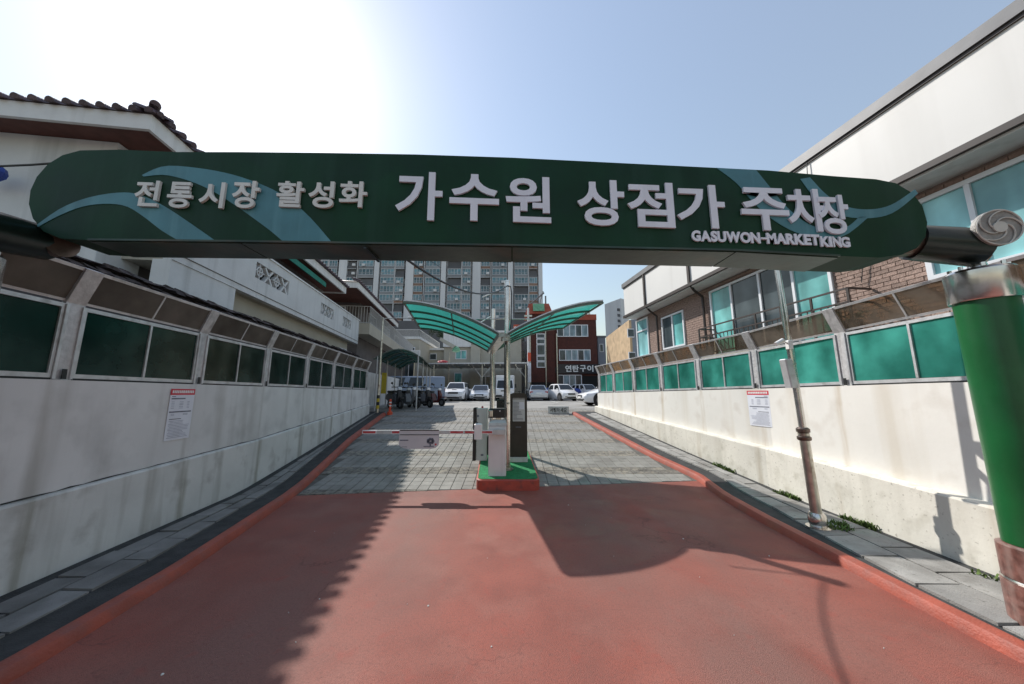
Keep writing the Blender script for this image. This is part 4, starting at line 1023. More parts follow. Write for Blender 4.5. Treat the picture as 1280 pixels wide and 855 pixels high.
def railing(Mf, p0, p1, z0, z1, parent, m, n, r_=.018):
    s = MB(Mf); p0, p1 = Vector(p0), Vector(p1)
    for z in (z0+.06, z1): s.tube((p0.x,p0.y,z), (p1.x,p1.y,z), r_*1.3, 5)
    s.build('rail', m, parent)
    s = MB(Mf)
    for i in range(n+1):
        q = p0.lerp(p1, i/n); s.tube((q.x,q.y,z0),(q.x,q.y,z1), r_*(1.5 if i in (0,n) else .8), 5, caps=False)
    s.build('balusters', m, parent)
railing(FL, (.03,18.4,0), (.03,34,0), 5.66, 6.65, h2, m_railw, 90)
railing(FL, (.03,18.4,0), (2.8,18.4,0), 5.66, 6.65, h2, m_railw, 18)
for a in (21,25,29):
    f = MB(FL).box(.80,.848,a,a+1.8,5.9,6.9).build('window', m_upvc, h2); MB(FL).box(.79,.798,a+.08,a+1.72,5.98,6.82).build('pane', m_tealD, f)
f = MB(FL).box(1.6,2.4,19.14,19.198,5.7,6.8).build('window', m_upvc, h2); MB(FL).box(1.66,2.34,19.12,19.138,5.76,6.74).build('pane', m_tealD, f)
t = empty('satellite_dish', tuple(FL((.2,16.6,2.9))), 'grey white panel leaning behind the far end of the left screen', 'panel')
MB(FL).hexa([(-.35,14.4,2.75),(-.35,15.6,2.75),(-.28,15.6,2.75),(-.28,14.4,2.75),(.0,14.3,3.75),(.0,15.1,3.75),(.06,15.1,3.75),(.06,14.3,3.75)]).build('panel', m_hwhite, t)
t.name = 'leaning_panel'

def simple_house(name, label, x0, x1, y0, y1, z1, m, wins_, roofm=None, oh=.3, gable=False, cat='house'):
    h = empty(name, ((x0+x1)/2, y0, G(y0)), label, cat)
    MB().box(x0, x1, y0, y1, G(y0)-.1, z1).build('wall', m, h)
    for (a, b, c, d, mg, n) in wins_:
        f = MB(); f.box(a, b, y0-.06, y0-.002, c, c+.07); f.box(a, b, y0-.06, y0-.002, d-.07, d)
        for i in range(n+1): xx = a+(b-a-.07)*i/n; f.box(xx, xx+.07, y0-.058, y0-.002, c+.071, d-.071)
        fo = f.build('window', m_upvc, h)
        for i in range(n): xa = a+(b-a-.07)*i/n+.071; xb = a+(b-a-.07)*(i+1)/n-.001; MB().box(xa, xb, y0-.03, y0-.01, c+.071, d-.071).build('pane', mg, fo)
    if roofm:
        if gable:
            ym = (y0+y1)/2; s = MB(); s.add([(x0-oh,y0-oh,z1+.003),(x1+oh,y0-oh,z1+.003),(x1+oh,y1,z1+.003),(x0-oh,y1,z1+.003),(x0-oh,ym,z1+1.4),(x1+oh,ym,z1+1.4)],[(0,1,5,4),(3,4,5,2),(0,4,3),(1,2,5),(0,3,2,1)]); s.build('roof', roofm, h)
        else: MB().box(x0-oh, x1+oh, y0-oh, y1+.01, z1+.003, z1+.25).build('roof', roofm, h)
    return h
# third house with white balcony railing
X = lambda u, Y: (u-640)/FPX*Y*.985
Zv = lambda v, Y: W(640, v, Y).z
h3 = simple_house('terrace_house', 'cream house with white railed terrace beyond the balcony house', -16, X(521,36), 36, 46, Zv(424,36), m_hbeige, [(X(502,36),X(516,36),1.3,Zv(434,36),m_tealD,2)], m_fascia, .1)
railing(None, (X(484,36),36,0), (X(521,36),36,0), Zv(424,36)+.25, Zv(412,36), h3, m_railw, 26, .03)
railing(None, (X(521,36),36,0), (X(521,36),46,0), Zv(424,36)+.25, Zv(412,36), h3, m_railw, 20, .03)
h4 = simple_house('cream_house', 'small cream house with parapet roof left of the carport', X(518,41), X(553,41), 41, 50, Zv(438,41), m_hbeige, [(X(535,41),X(544,41),Zv(450,41),Zv(442,41),m_tealD,1)], m_fascia, .3)
sign4 = empty('sign_box', (X(518,33), 33, Zv(470,33)), 'blank white sign box fixed beside the cream house', 'sign')
MB().bbox(X(510,33), X(523,33), 32.8, 33, Zv(447,33), Zv(438,33), .03).build('sign_face', m_fascia, sign4)
MB().tube((X(516,33),32.9,G(33)),(X(516,33),32.9,Zv(447,33)),.05,6).build('sign_post', m_steel2, sign4)
h5 = simple_house('beige_house', 'beige two storey house behind the central carport', X(553,40), X(652,40), 40, 52, Zv(416,40), m_hbeige,
    [(X(568,40),X(582,40),Zv(449,40),Zv(438,40),m_teal,2),(X(567,40),X(577,40),1.3,Zv(466,40),m_teal,1),(X(600,40),X(620,40),1.5,Zv(470,40),m_tealD,3)], m_fascia, .2)
MB().box(X(553,40)-.05, X(588,40), 39.6, 39.99, Zv(434,40), Zv(417,40)).build('parapet', m_fascia, h5)
MB().box(X(588,40)+.01, X(600,40), 39.4, 39.99, 1.0, Zv(432,40)).build('stair_block', m_hbeige, h5)
# carport with Y braced posts
cp = empty('carport', (X(600,28), 28, G(28)), 'long flat carport roof on Y braced posts over the parked cars', 'carport')
cz = Zv(455,33)
s = MB(); s.hexa([(X(520,33),33,cz-.02),(X(660,33),33,cz+.06),(X(660,33),39,cz+.06),(X(520,33),39,cz-.02),(X(520,33),33,cz+.10),(X(660,33),33,cz+.18),(X(660,33),39,cz+.18),(X(520,33),39,cz+.10)]); s.build('roof', m_alu, cp)
k = 0
for u in (525,545,565,585,605,625,645): 
    MB().box(X(u,33)-.04,X(u,33)+.04,33.05,38.9,cz-.14,cz-.03).build('roof_beam', m_steel2, cp)
for u in (541,602,657):
    x = X(u,33.3); c = MB(); c.tube((x,33.3,G(33)),(x,33.3,cz-.02),.06,8); c.build('post', m_steel2, cp)
    if u != 541: 
        c = MB(); c.tube((x,33.3,cz-1.35),(x-1.05,33.3,cz-.03),.04,6); c.build('brace', m_steel2, cp)
        if u == 602: MB().tube((x,33.3,cz-1.35),(x+1.05,33.3,cz-.03),.04,6).build('brace', m_steel2, cp)
t = empty('red_awning', (X(553,30),30,Zv(452,30)), 'small red cloth bundle lying on the left end of the carport roof', 'cloth')
s = MB(); c0 = Vector((X(552,34),34,cz+.32)); rg = random.Random(3)
s.loft([[c0+Vector((.5*math.sin(p)*math.cos(a)*(1+.2*rg.random()), .4*math.sin(p)*math.sin(a), .15*math.cos(p))) for a in [k*.785 for k in range(8)]] for p in (.3,.9,1.57,2.2,2.8)]).build('cloth', m_redpaint, t)
t.name = 'red_cloth_bundle'
ss = empty('garden_parasol', (X(561,34),34,G(34)), 'folded cream and green parasol standing behind the carport', 'parasol')
MB().tube((X(560,34),34,G(34)),(X(560,34),34,Zv(440,34)),.04,6).build('pole', m_steel2, ss)
s = MB(); c = Vector((X(560,34),34,Zv(432,34))); s.hexa([c+Vector(p) for p in ((-.9,-.8,.45),(.5,-.8,-.35),(.5,.8,-.35),(-.9,.8,.45),(-.8,-.7,.75),(.75,-.7,-.1),(.75,.7,-.1),(-.8,.7,.75))]); s.build('parasol_cloth', m_hbeige, ss)
s = MB(); s.lathe(c+Vector((.75,-.4,-.75)), [(.1,0),(.4,.1),(.38,.4),(.1,.62)], 10); s.build('parasol_skirt', m_greenroof, ss)

# red brick building with the grilled food sign
BY = 40; bb_ = empty('red_brick_building', (X(710,BY),BY,G(BY)), 'dark red brick building with black shop sign in Korean', 'building')
def bx_(u0,u1,v0,v1,y0,y1,name,m,par=bb_): return MB().box(X(u0,BY),X(u1,BY),y0,y1,Zv(v1,BY),Zv(v0,BY)).build(name, m, par)
z0 = G(40)
MB().box(X(694,BY),X(749,BY),BY,BY+10,z0,Zv(400,BY)).build('wall', m_rbrick, bb_)
MB().box(X(694,BY)-.05,X(749,BY)+.05,BY-.06,BY+10.02,Zv(400,BY)+.003,Zv(393,BY)).build('parapet', m_rtop, bb_)
MB().box(X(662,BY),X(694,BY)-.003,BY-.5,BY+9,z0,Zv(392,BY)).build('wall', m_rbrick, bb_)
MB().hexa([(X(657,BY),BY-.9,Zv(394,BY)),(X(692,BY),BY-.9,Zv(394,BY)),(X(692,BY),BY+3,Zv(394,BY)),(X(657,BY),BY+3,Zv(394,BY)),(X(662,BY),BY-.2,Zv(380,BY)),(X(688,BY),BY-.2,Zv(380,BY)),(X(688,BY),BY+2,Zv(380,BY)),(X(662,BY),BY+2,Zv(380,BY))]).build('mansard_roof', m_rtop, bb_)
for k in range(9):
    a = X(667,BY)+k*.155; MB().hexa([(a,BY-.96,Zv(391,BY)),(a+.14,BY-.96,Zv(391,BY)),(a+.14,BY-.85,Zv(391,BY)),(a,BY-.85,Zv(391,BY)),(a,BY-.5,Zv(381,BY)),(a+.14,BY-.5,Zv(381,BY)),(a+.14,BY-.35,Zv(381,BY)),(a,BY-.35,Zv(381,BY))]).build('green_roof_sheet', m_greenroof, bb_)
s = MB(); s.tube((X(664,BY),BY,Zv(380,BY)),(X(682,BY),BY,Zv(366,BY)),.1,6); s.tube((X(676,BY),BY,Zv(380,BY)),(X(681,BY),BY,Zv(364,BY)),.06,6); s.tube((X(684,BY),BY,Zv(380,BY)),(X(684,BY),BY,Zv(370,BY)),.1,6); s.build('rooftop_antenna', m_coping, bb_)
def bwin(u0,u1,v0,v1,y,n,m):
    xa,xb,za,zb_ = X(u0,BY),X(u1,BY),Zv(v1,BY),Zv(v0,BY); f = MB(); w_ = .09
    f.box(xa,xb,y-.10,y-.004,za,za+w_); f.box(xa,xb,y-.10,y-.004,zb_-w_,zb_)
    for i in range(n+1): q = xa+(xb-xa-w_)*i/n; f.box(q,q+w_,y-.098,y-.004,za+w_+.001,zb_-w_-.001)
    fo = f.build('window', m_upvc, bb_)
    for i in range(n): MB().box(xa+(xb-xa-w_)*i/n+w_+.002, xa+(xb-xa-w_)*(i+1)/n-.002, y-.05, y-.02, za+w_+.001, zb_-w_-.001).build('pane', m if i % 3 else m_tealD, fo)
m_bluepane = glassmat('cool window pane', (.24,.33,.38), .1, .06)
bwin(698,738,406,421,BY,5,m_bluepane); bwin(700,740,437,451,BY,5,m_bluepane); bwin(697,728,468.5,483,BY,4,m_bluepane)
m_sky = glassmat('stair glass', (.36,.50,.60), .1, .06)
for v0, v1 in ((418,424),(424.4,431),(431.4,445),(445.4,452),(452.4,460)): bwin(671,682,v0,v1,BY-.5,1,m_sky)
sg = bx_(697,751,455.5,467,BY-.32,BY-.102,'shop_sign',m_signblk)
sx = X(707,BY); ww = X(716,BY)-X(707,BY)
for i, ch in enumerate('연탄구이'):
    letter(ch, sx+i*ww*1.02, sx+i*ww*1.02+ww*.86, Zv(465,BY), Zv(456.8,BY), BY-.322, .05, m_whitep, sg, .03)
bx_(684,700,459,466,BY-.2,BY-.102,'small_sign',m_signblk)
for u in (663,682.5,696.5): MB().tube((X(u,BY),BY-.65,z0),(X(u,BY),BY-.65,Zv(400 if u < 690 else 418,BY)),.07,6).build('drain_pipe', m_steel2, bb_)
MB().box(X(664,BY),X(692,BY),BY-.56,BY-.504,z0,Zv(478,BY)).build('dark_shopfront', m_hole, bb_)
MB().box(X(729,BY),X(748,BY),BY-.06,BY-.004,z0,Zv(470,BY)).build('dark_shopfront', m_hole, bb_)
s = MB(); s.tube((X(748,BY),BY+3,Zv(395,BY)),(X(748,BY),BY+3,Zv(376,BY)),.13,8); s.lathe((X(748,BY),BY+3,Zv(376,BY)),[(.1,0),(.28,.05),(.28,.2),(.1,.3)],10); s.build('chimney_pipe', m_steel2, bb_)
# narrow white and brick building next to it, utility pole
hn = simple_house('narrow_building', 'narrow white building with red brick corner left of the dark red building', X(643,46), X(664,46), 46, 54, Zv(408,46), m_fascia, [(X(650,46),X(657,46),Zv(428,46),Zv(418,46),m_tealD,1),(X(650,46),X(657,46),Zv(448,46),Zv(438,46),m_tealD,1)], m_rtop, .1, cat='building')
MB().box(X(644,46),X(650,46),45.8,45.99,Zv(450,46),Zv(430,46)).build('brick_panel', m_rtop, hn)
up = empty('utility_pole', (X(661,36),36,G(36)), 'concrete utility pole with small orange and white signs by the red building', 'utility pole')
MB().tube((X(661,36),36,G(36)),(X(661,36),36,Zv(385,36)),.16,10,.11).build('pole', m_fascia, up)
MB().box(X(660,36),X(664,36),35.75,35.82,Zv(452,36),Zv(441,36)).build('orange_sign', m_orange, up)
MB().box(X(660,36),X(664,36),35.75,35.82,Zv(478,36),Zv(454,36)).build('white_sign', m_paper, up)
MB().box(X(656,36),X(666,36),35.9,36.1,Zv(396,36),Zv(394,36)).build('crossarm', m_steel2, up)
# blue tarp fence
t = empty('blue_tarp_cover', (X(705,37),37,G(37)), 'low blue tarp cover behind the parked cars before the red building', 'tarp')
s = MB(); rings = []; rg = random.Random(5)
for i in range(25):
    x = X(683,37)+(X(748,37)-X(683,37))*i/24; h = 1.15+.08*math.sin(i*1.1)+.1*rg.random(); z = G(37)
    rings.append([(x,36.5+.1*rg.random(),z+.55),(x,36.6,z+h*.8),(x,37,z+h),(x,37.6,z+h*.9),(x,37.6,z+.5)])
s.loft(rings).build('tarp', m_tarp, t)
s = MB(); 
for u in (686,692,698,731): s.tube((X(u,36.3),36.4,G(36)),(X(u,36.3),36.4,G(36)+1.25),.05,6)
s.build('support_post', m_whitep, t)
# tan and grey buildings at the right
tb_ = empty('tan_clad_building', (10,30,G(30)), 'tan clad building with grey front right of the red building', 'building')
A = W(757,412,34); A.z = 0; Bc = W(786,400,27.5); Bc.z = 0
z0, z1 = 1.0, Zv(400,27.5)
MB().hexa([(A.x,34,z0),(Bc.x,27.5,z0),(Bc.x+.2,27.5,z0),(A.x+.2,34,z0),(A.x,34,z1-.4),(Bc.x,27.5,z1),(Bc.x+.2,27.5,z1),(A.x+.2,34,z1-.4)]).build('tan_cladding', m_tan, tb_)
MB().hexa([(Bc.x+.201,27.5,z0),(Bc.x+8,27.0,z0),(A.x+8,34,z0),(A.x+.201,34,z0),(Bc.x+.201,27.5,z1+.05),(Bc.x+8,27,z1+.05),(A.x+8,34,z1-.35),(A.x+.201,34,z1-.35)]).build('wall', m_bluegrey, tb_)
for v0, v1 in ((411,422),(440,450)):
    f = MB().box(X(788.5,27.4),X(797,27.4),27.3,27.38,Zv(v1,27.4),Zv(v0,27.4)).build('window', m_upvc, tb_); MB().box(X(789.3,27.4),X(796.5,27.4),27.27,27.298,Zv(v1,27.4)+.08,Zv(v0,27.4)-.08).build('pane', m_tealD, f)
wt = empty('white_tower_block', (X(772,90),90,1), 'pale distant tower block above the tan clad building', 'tower block')
MB().hexa([(X(761,90),90,0),(X(773,90),84,0),(X(785,90),86,0),(X(790,90),96,0),(X(761,90),90,Zv(378,88)),(X(773,90),84,Zv(378,88)),(X(785,90),86,Zv(378,88)),(X(790,90),96,Zv(378,88))]).build('wall', m_apt, wt)
for k in range(6):
    z = Zv(385+k*7, 84); MB().hexa([(X(776,85),84.2,z-.7),(X(783,86),84.9,z-.7),(X(783,86),85.1,z-.7),(X(776,85),84.4,z-.7),(X(776,85),84.2,z),(X(783,86),84.9,z),(X(783,86),85.1,z),(X(776,85),84.4,z)]).build('window', m_aptd, wt)
sh = simple_house('grey_shed', 'small grey building between the red building and tan cladding', X(750,44), X(760,44), 44, 52, Zv(422,44), m_bluegrey, [(X(752,44),X(757,44),Zv(440,44),Zv(430,44),m_tealD,1)], m_coping, .1, cat='building')

# ------------------------------------------------------------------ apartment block
AY = 100.0; ax = lambda u: (u-640)/FPX*AY*1.012+.0
ap = empty('apartment_block', (ax(540),AY,1), 'tall grey apartment block with rows of balconies and air conditioners', 'apartment block')
ZA = 56; FH_ = 2.80
cols_ = []
for base in (340.5, 427, 513.5, 600):                 # one bay group between wide pilasters
    cols_ += [('s',base-.5,base+11.5,'b'),('b',base+14,base+34,'g'),('n',base+34.5,base+39.5,''),('b',base+43,base+61,'g'),('s',base+62,base+73.5,'b')]
MB().box(ax(335),ax(679),AY+1.5,AY+13,0,ZA).build('wall', m_apt, ap)
for base in (340.5,427,513.5,600):
    if base < 600: MB().box(ax(base+75.8),ax(base+86),AY-.25,AY+1.49,0,ZA+.5).build('pilaster', m_apt, ap)
    MB().box(ax(base+34.8),ax(base+41),AY-.1,AY+1.49,0,ZA).build('pilaster', m_apt, ap)
    for c_ in (12.9, 61.6): MB().box(ax(base+c_-.5),ax(base+c_+.3),AY-.0,AY+1.49,0,ZA).build('mullion', m_apt, ap)
MB().box(ax(674),ax(679.3),AY-.25,AY+1.49,0,ZA+.5).build('pilaster', m_apt, ap)
MB().box(ax(335),ax(340),AY-.25,AY+1.49,0,ZA+.5).build('pilaster', m_apt, ap)
def winmesh(w_, h_):
    f = MB(); t = .11
    f.box(0,w_,-.08,0,0,t); f.box(0,w_,-.08,0,h_-t,h_); n = 4 if w_ > 3.5 else 3
    for i in range(n+1): q = (w_-t)*i/n; f.box(q,q+t,-.075,0,t+.002,h_-t-.002)
    for i in range(int(w_/.4)): f.box(.2+i*.4,.24+i*.4,-.14,-.10,.0,.75)
    f.box(0,w_,-.15,-.10,.75,.80)
    return f.mesh('window', m_aptframe), MB().box(t,w_-t,-.04,-.02,t,h_-t).mesh('pane', m_aptglass)
MB().box(ax(470),ax(566),AY-14,AY-1,0,W(600,401,AY-14).z).build('podium', m_aptd, ap); MB().box(ax(590),ax(664),AY-14,AY-1,0,W(600,399,AY-14).z).build('podium', m_aptd, ap)
WM = {}
acm = MB().bbox(0,.95,-.5,0,0,.75,.04).mesh('air_conditioner', m_fascia)
rg = random.Random(21); b0 = base_of(ap); nf = 16; nwin = 0
for kind, u0, u1, sp in cols_:
    if kind == 'n': continue
    if u1 > 673: u1 = 673
    xa, xb = ax(u0)+.12, ax(u1)-.12; w_ = round(xb-xa, 2); key = w_
    if key not in WM: WM[key] = winmesh(w_, 1.95)
    fw, fp = WM[key]
    for fl in range(nf):
        z = 8.0+fl*FH_
        closed = rg.random() < .15
        MB().box(xa-.1, xb+.1, AY+.02, AY+1.48, z-.84, z-.02).build('spandrel', (m_aptb if (sp == 'b' and (u0 > 500 and u0 < 545 or u0 > 655 or rg.random() < .35)) else m_aptg) if not closed else m_aptd, ap)
        MB().box(xa-.1, xb+.1, AY-.05, AY+.019, z+1.84, z+1.95).build('balcony_edge', m_apt, ap)
        if closed or nwin >= 298:
            MB().box(xa-.05, xb+.05, AY+.5, AY+1.48, z, z+1.7).build('open_balcony', m_aptd, ap)
        else:
            o = inst('window', fw, ap, Vector((xa, AY+.1, z-.0))-b0); nwin += 1
            inst('pane', fp, o)
        if rg.random() < (.55 if kind == 's' else .3): inst('air_conditioner', acm, ap, Vector((xa+rg.choice((.25,.62))*w_, AY-.16, z+.0-.1))-b0)
MB().box(ax(335)-.3,ax(679)+.3,AY-.4,AY+13.3,ZA+.51,ZA+1.5).build('roof_parapet', m_apt, ap)

# ------------------------------------------------------------------ trees behind the houses
def tree(x, y, h, r_, label, seed, cone=False):
    rg = random.Random(seed); t = empty('evergreen_tree', (x, y, 1.1), label, 'tree')
    s = MB(); s.tube((x,y,1.0),(x,y,h*.55),.16,8,.1)
    for i in range(7): a = rg.random()*6.28; s.tube((x,y,h*.4+i*.3),(x+math.cos(a)*r_*.6,y+math.sin(a)*r_*.6,h*.55+i*.35),.05,5,.02)
    s.build('trunk', m_bark, t)
    s = MB()
    cl = [(Vector((x,y,h*.7))+Vector((rg.gauss(0,1)*r_*.45, rg.gauss(0,1)*r_*.45, rg.uniform(-.32,.35)*h*.8)), r_*(.3+.3*rg.random())) for _ in range(16)]
    for c, q in cl:
        for i in range(150):
            d = Vector((rg.gauss(0,1),rg.gauss(0,1),rg.gauss(0,1))).normalized()*q*(rg.random()**.4); a = c+d
            e = Vector((rg.gauss(0,1),rg.gauss(0,1),rg.gauss(0,1))).normalized()*.12; n_ = e.orthogonal().normalized()*.06
            s.add([a-e,a+n_,a+e,a-n_],[(0,1,2,3)])
    s.build('crown', m_leaf, t)
tree(X(545,54), 54, Zv(408,54)+.3, 1.5, 'dark evergreen tree behind the cream house left of the canopy', 3)
tree(X(698,56), 56, Zv(386,56)+.4, 1.3, 'dark tree top above the roof of the red brick building', 4)
tree(X(402,60), 60, Zv(420,60), 2.4, 'dark tree behind the balcony house', 5)

# ------------------------------------------------------------------ street lamp, delineator, low sign
lx, ly = W(471,516,14.0).x, 14.05
sl_ = empty('street_lamp', (lx, ly, G(14)), 'slim grey street lamp with side arm at the end of the left wall', 'street lamp')
zt = W(472,397,14.05).z
MB().tube((lx,ly,G(14)),(lx,ly,zt),.055,12,.035).build('pole', m_steel2, sl_, smooth=True)
MB().tube((lx,ly,zt-.04),(lx+1.15,ly,zt-.02),.018,8).build('arm', m_steel2, sl_)
MB().bbox(lx+1.1,lx+1.62,ly-.07,ly+.07,zt-.05,zt+.03,.02).build('lamp_head', m_offw, sl_)
for k, m_ in enumerate((m_yellow, m_black, m_yellow, m_black)): MB().tube((lx,ly,G(14)+.25+k*.14),(lx,ly,G(14)+.388+k*.14),.062,12).build('hazard_band', m_, sl_)
ybd = empty('yellow_sign_board', (lx+.2, 15.2, G(15)), 'narrow yellow hanging board on the wall beside the scooter shelter', 'sign')
MB().bbox(W(477,480,16).x, W(483,480,16).x, 15.95, 16.0, W(477,492,16).z, W(477,466,16).z, .01).build('board', m_yellow, ybd)
dx, dy = W(487,530,14.1).x, 14.05
dl = empty('delineator_post', (dx, dy, G(14)+.1), 'short orange flexible post with white bands at the left kerb end', 'traffic post')
MB().lathe((dx,dy,G(14)+.1),[(.10,0),(.10,.02),(.05,.05),(.045,.52),(.02,.55)],14).build('post_body', m_orange, dl, smooth=True)
for z in (.25,.38): MB().lathe((dx,dy,G(14)+.1+z),[(.051,0),(.051,.05)],14).build('reflective_band', m_whitep, dl, smooth=True)
MB().lathe((dx,dy,G(14)-.0),[(.11,0),(.11,.1)],14).build('base', m_orange, dl)
ls = empty('low_sign_board', (1.95, 14.3, G(14.3)), 'low grey board with Korean writing lying by the far right lane', 'sign board')
a, b_ = W(685,515.5,14.3), W(711,507,14.3)
zg = G(14.3)
bo = MB().bbox(a.x, b_.x, 14.28, 14.32, zg+.01, zg+.30, .006).build('board', m_offw, ls)
ww = (b_.x-a.x-.16)/5
for i, ch in enumerate('서행하세요'): letter(ch, a.x+.08+i*ww, a.x+.08+i*ww+ww*.88, zg+.06, zg+.24, 14.28, .004, m_black, bo, .02)
for x in (a.x+.05, b_.x-.05): MB().box(x-.02,x+.02,14.325,14.42,zg,zg+.22).build('foot', m_black, ls)

# ------------------------------------------------------------------ scooter shelter
she = empty('scooter_shelter', (-5.3, 15, G(15)), 'arched dark green shelter roof on slim posts over the scooters', 'shelter')
FS = frame(-4.45, 15.0, -9, -1)
def sp(u_, t): return Vector((-.35+2.1*u_, 6.5*t, G(15)+2.15+.62*math.sin(math.pi*min(1,.12+u_*.8))))
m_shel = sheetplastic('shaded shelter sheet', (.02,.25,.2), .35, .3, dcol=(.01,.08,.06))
N = 10
for t0, t1 in zip([i/5 for i in range(5)], [i/5 for i in range(1,6)]):
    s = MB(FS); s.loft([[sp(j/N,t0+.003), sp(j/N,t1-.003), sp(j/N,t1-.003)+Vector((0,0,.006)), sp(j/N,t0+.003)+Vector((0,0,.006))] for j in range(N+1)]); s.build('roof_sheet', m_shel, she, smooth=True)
for t in [i/5 for i in range(6)]:
    s = MB(FS); s.path([sp(j/N,t)-Vector((0,0,.03)) for j in range(N+1)], .028, 6); s.build('roof_rib', m_canfr, she)
for u_ in (0,.5,1): s = MB(FS); s.tube(sp(u_,0), sp(u_,1), .025, 6); s.build('purlin', m_canfr, she)
for t in (0,.33,.66,1):
    for u_ in (.08,.92):
        q = sp(u_,t); s = MB(FS); s.tube((q.x,q.y,G(15)+.0),(q.x,q.y,q.z),.03,8); s.build('post', m_railw, she)

# scooters
def scooter(body_m):
    t = empty('scooter', (0,0,0))
    for y in (-.62,.62):
        wq = MB().tube((-.04,y,.21),(.04,y,.21),.21,18).build('wheel', m_tyre, t, local=True, smooth=True)
        MB().tube((-.043,y,.21),(.043,y,.21),.11,12).build('rim', m_rim, wq, local=True)
    MB().loft([[(-.14,-.85,.45),(.14,-.85,.45),(.12,-.85,.62),(-.12,-.85,.62)],[(-.17,-.5,.35),(.17,-.5,.35),(.15,-.5,.72),(-.15,-.5,.72)],[(-.16,-.05,.22),(.16,-.05,.22),(.14,-.02,.68),(-.14,-.02,.68)],[(-.17,.1,.18),(.17,.1,.18),(.17,.1,.30),(-.17,.1,.30)],[(-.16,.38,.2),(.16,.38,.2),(.16,.38,.32),(-.16,.38,.32)]]).build('body', body_m, t, local=True, smooth=True)
    MB().loft([[(-.13,.40,.3),(.13,.40,.3),(.13,.46,.3),(-.13,.46,.3)],[(-.15,.44,.6),(.15,.44,.6),(.10,.54,.6),(-.10,.54,.6)],[(-.08,.36,.88),(.08,.36,.88),(.06,.44,.88),(-.06,.44,.88)]]).build('front_shield', body_m, t, local=True, smooth=True)
    MB().bbox(-.13,.13,-.72,-.02,.72,.83,.03).build('seat', m_seat, t, local=True)
    s = MB(); s.tube((0,.62,.24),(0,.38,1.0),.03,8); s.tube((-.33,.30,0.98),(.33,.30,0.98),.018,8); s.build('handlebar', m_black, t, local=True)
    MB().bbox(-.1,.1,.36,.5,0.86,.98,.03).build('headlight', m_lamp, t, local=True)
    for x in (-1,1): MB().tube((x*.22,.30,0.98),(x*.30,.28,1.14),.008,6).build('mirror_stem', m_black, t, local=True); MB().disc((x*.31,.28,1.16),(0,1,0),.055,.02,12).build('mirror', m_black, t, local=True)
    MB().bbox(-.05,.05,.4,.85,.46,.52,.02).build('front_fender', body_m, t, local=True)
    return t
sc0 = scooter(m_scoot); sc1 = scooter(m_scootg); sc2 = scooter(m_scootr)
def put(o, x, y, rz, label, first): 
    c = o if first else copy_tree(o)
    c.location = (x, y, G(y)); c.rotation_euler = (0, 0, R(rz)); tag(c, label, 'scooter', 'scooters under the green shelter'); return c
put(sc0, -5.45, 15.7, 222, 'black scooter nearest the street lamp at the shelter front', True)
put(sc1, -4.95, 16.0, 236, 'grey bodied scooter second under the shelter', True)
put(sc0, -4.45, 16.8, 228, 'black scooter right of the grey scooter under the shelter', False)
put(sc0, -5.5, 17.4, 215, 'black scooter behind the one nearest the street lamp', False)
put(sc2, -4.35, 18.6, 240, 'maroon scooter at the right edge of the shelter', True)
put(sc1, -5.2, 18.8, 190, 'grey scooter in the back row under the shelter', False)
put(sc0, -5.7, 20.4, 200, 'black scooter farthest back under the shelter', False)
# shaded garden wall behind the scooters
s = MB(FL); s.box(-.35,-.15,15.5,30,.6,2.9); o = s.build('boundary_wall', m_wallL); tag(o, 'pale shaded wall behind the parked scooters', 'wall')

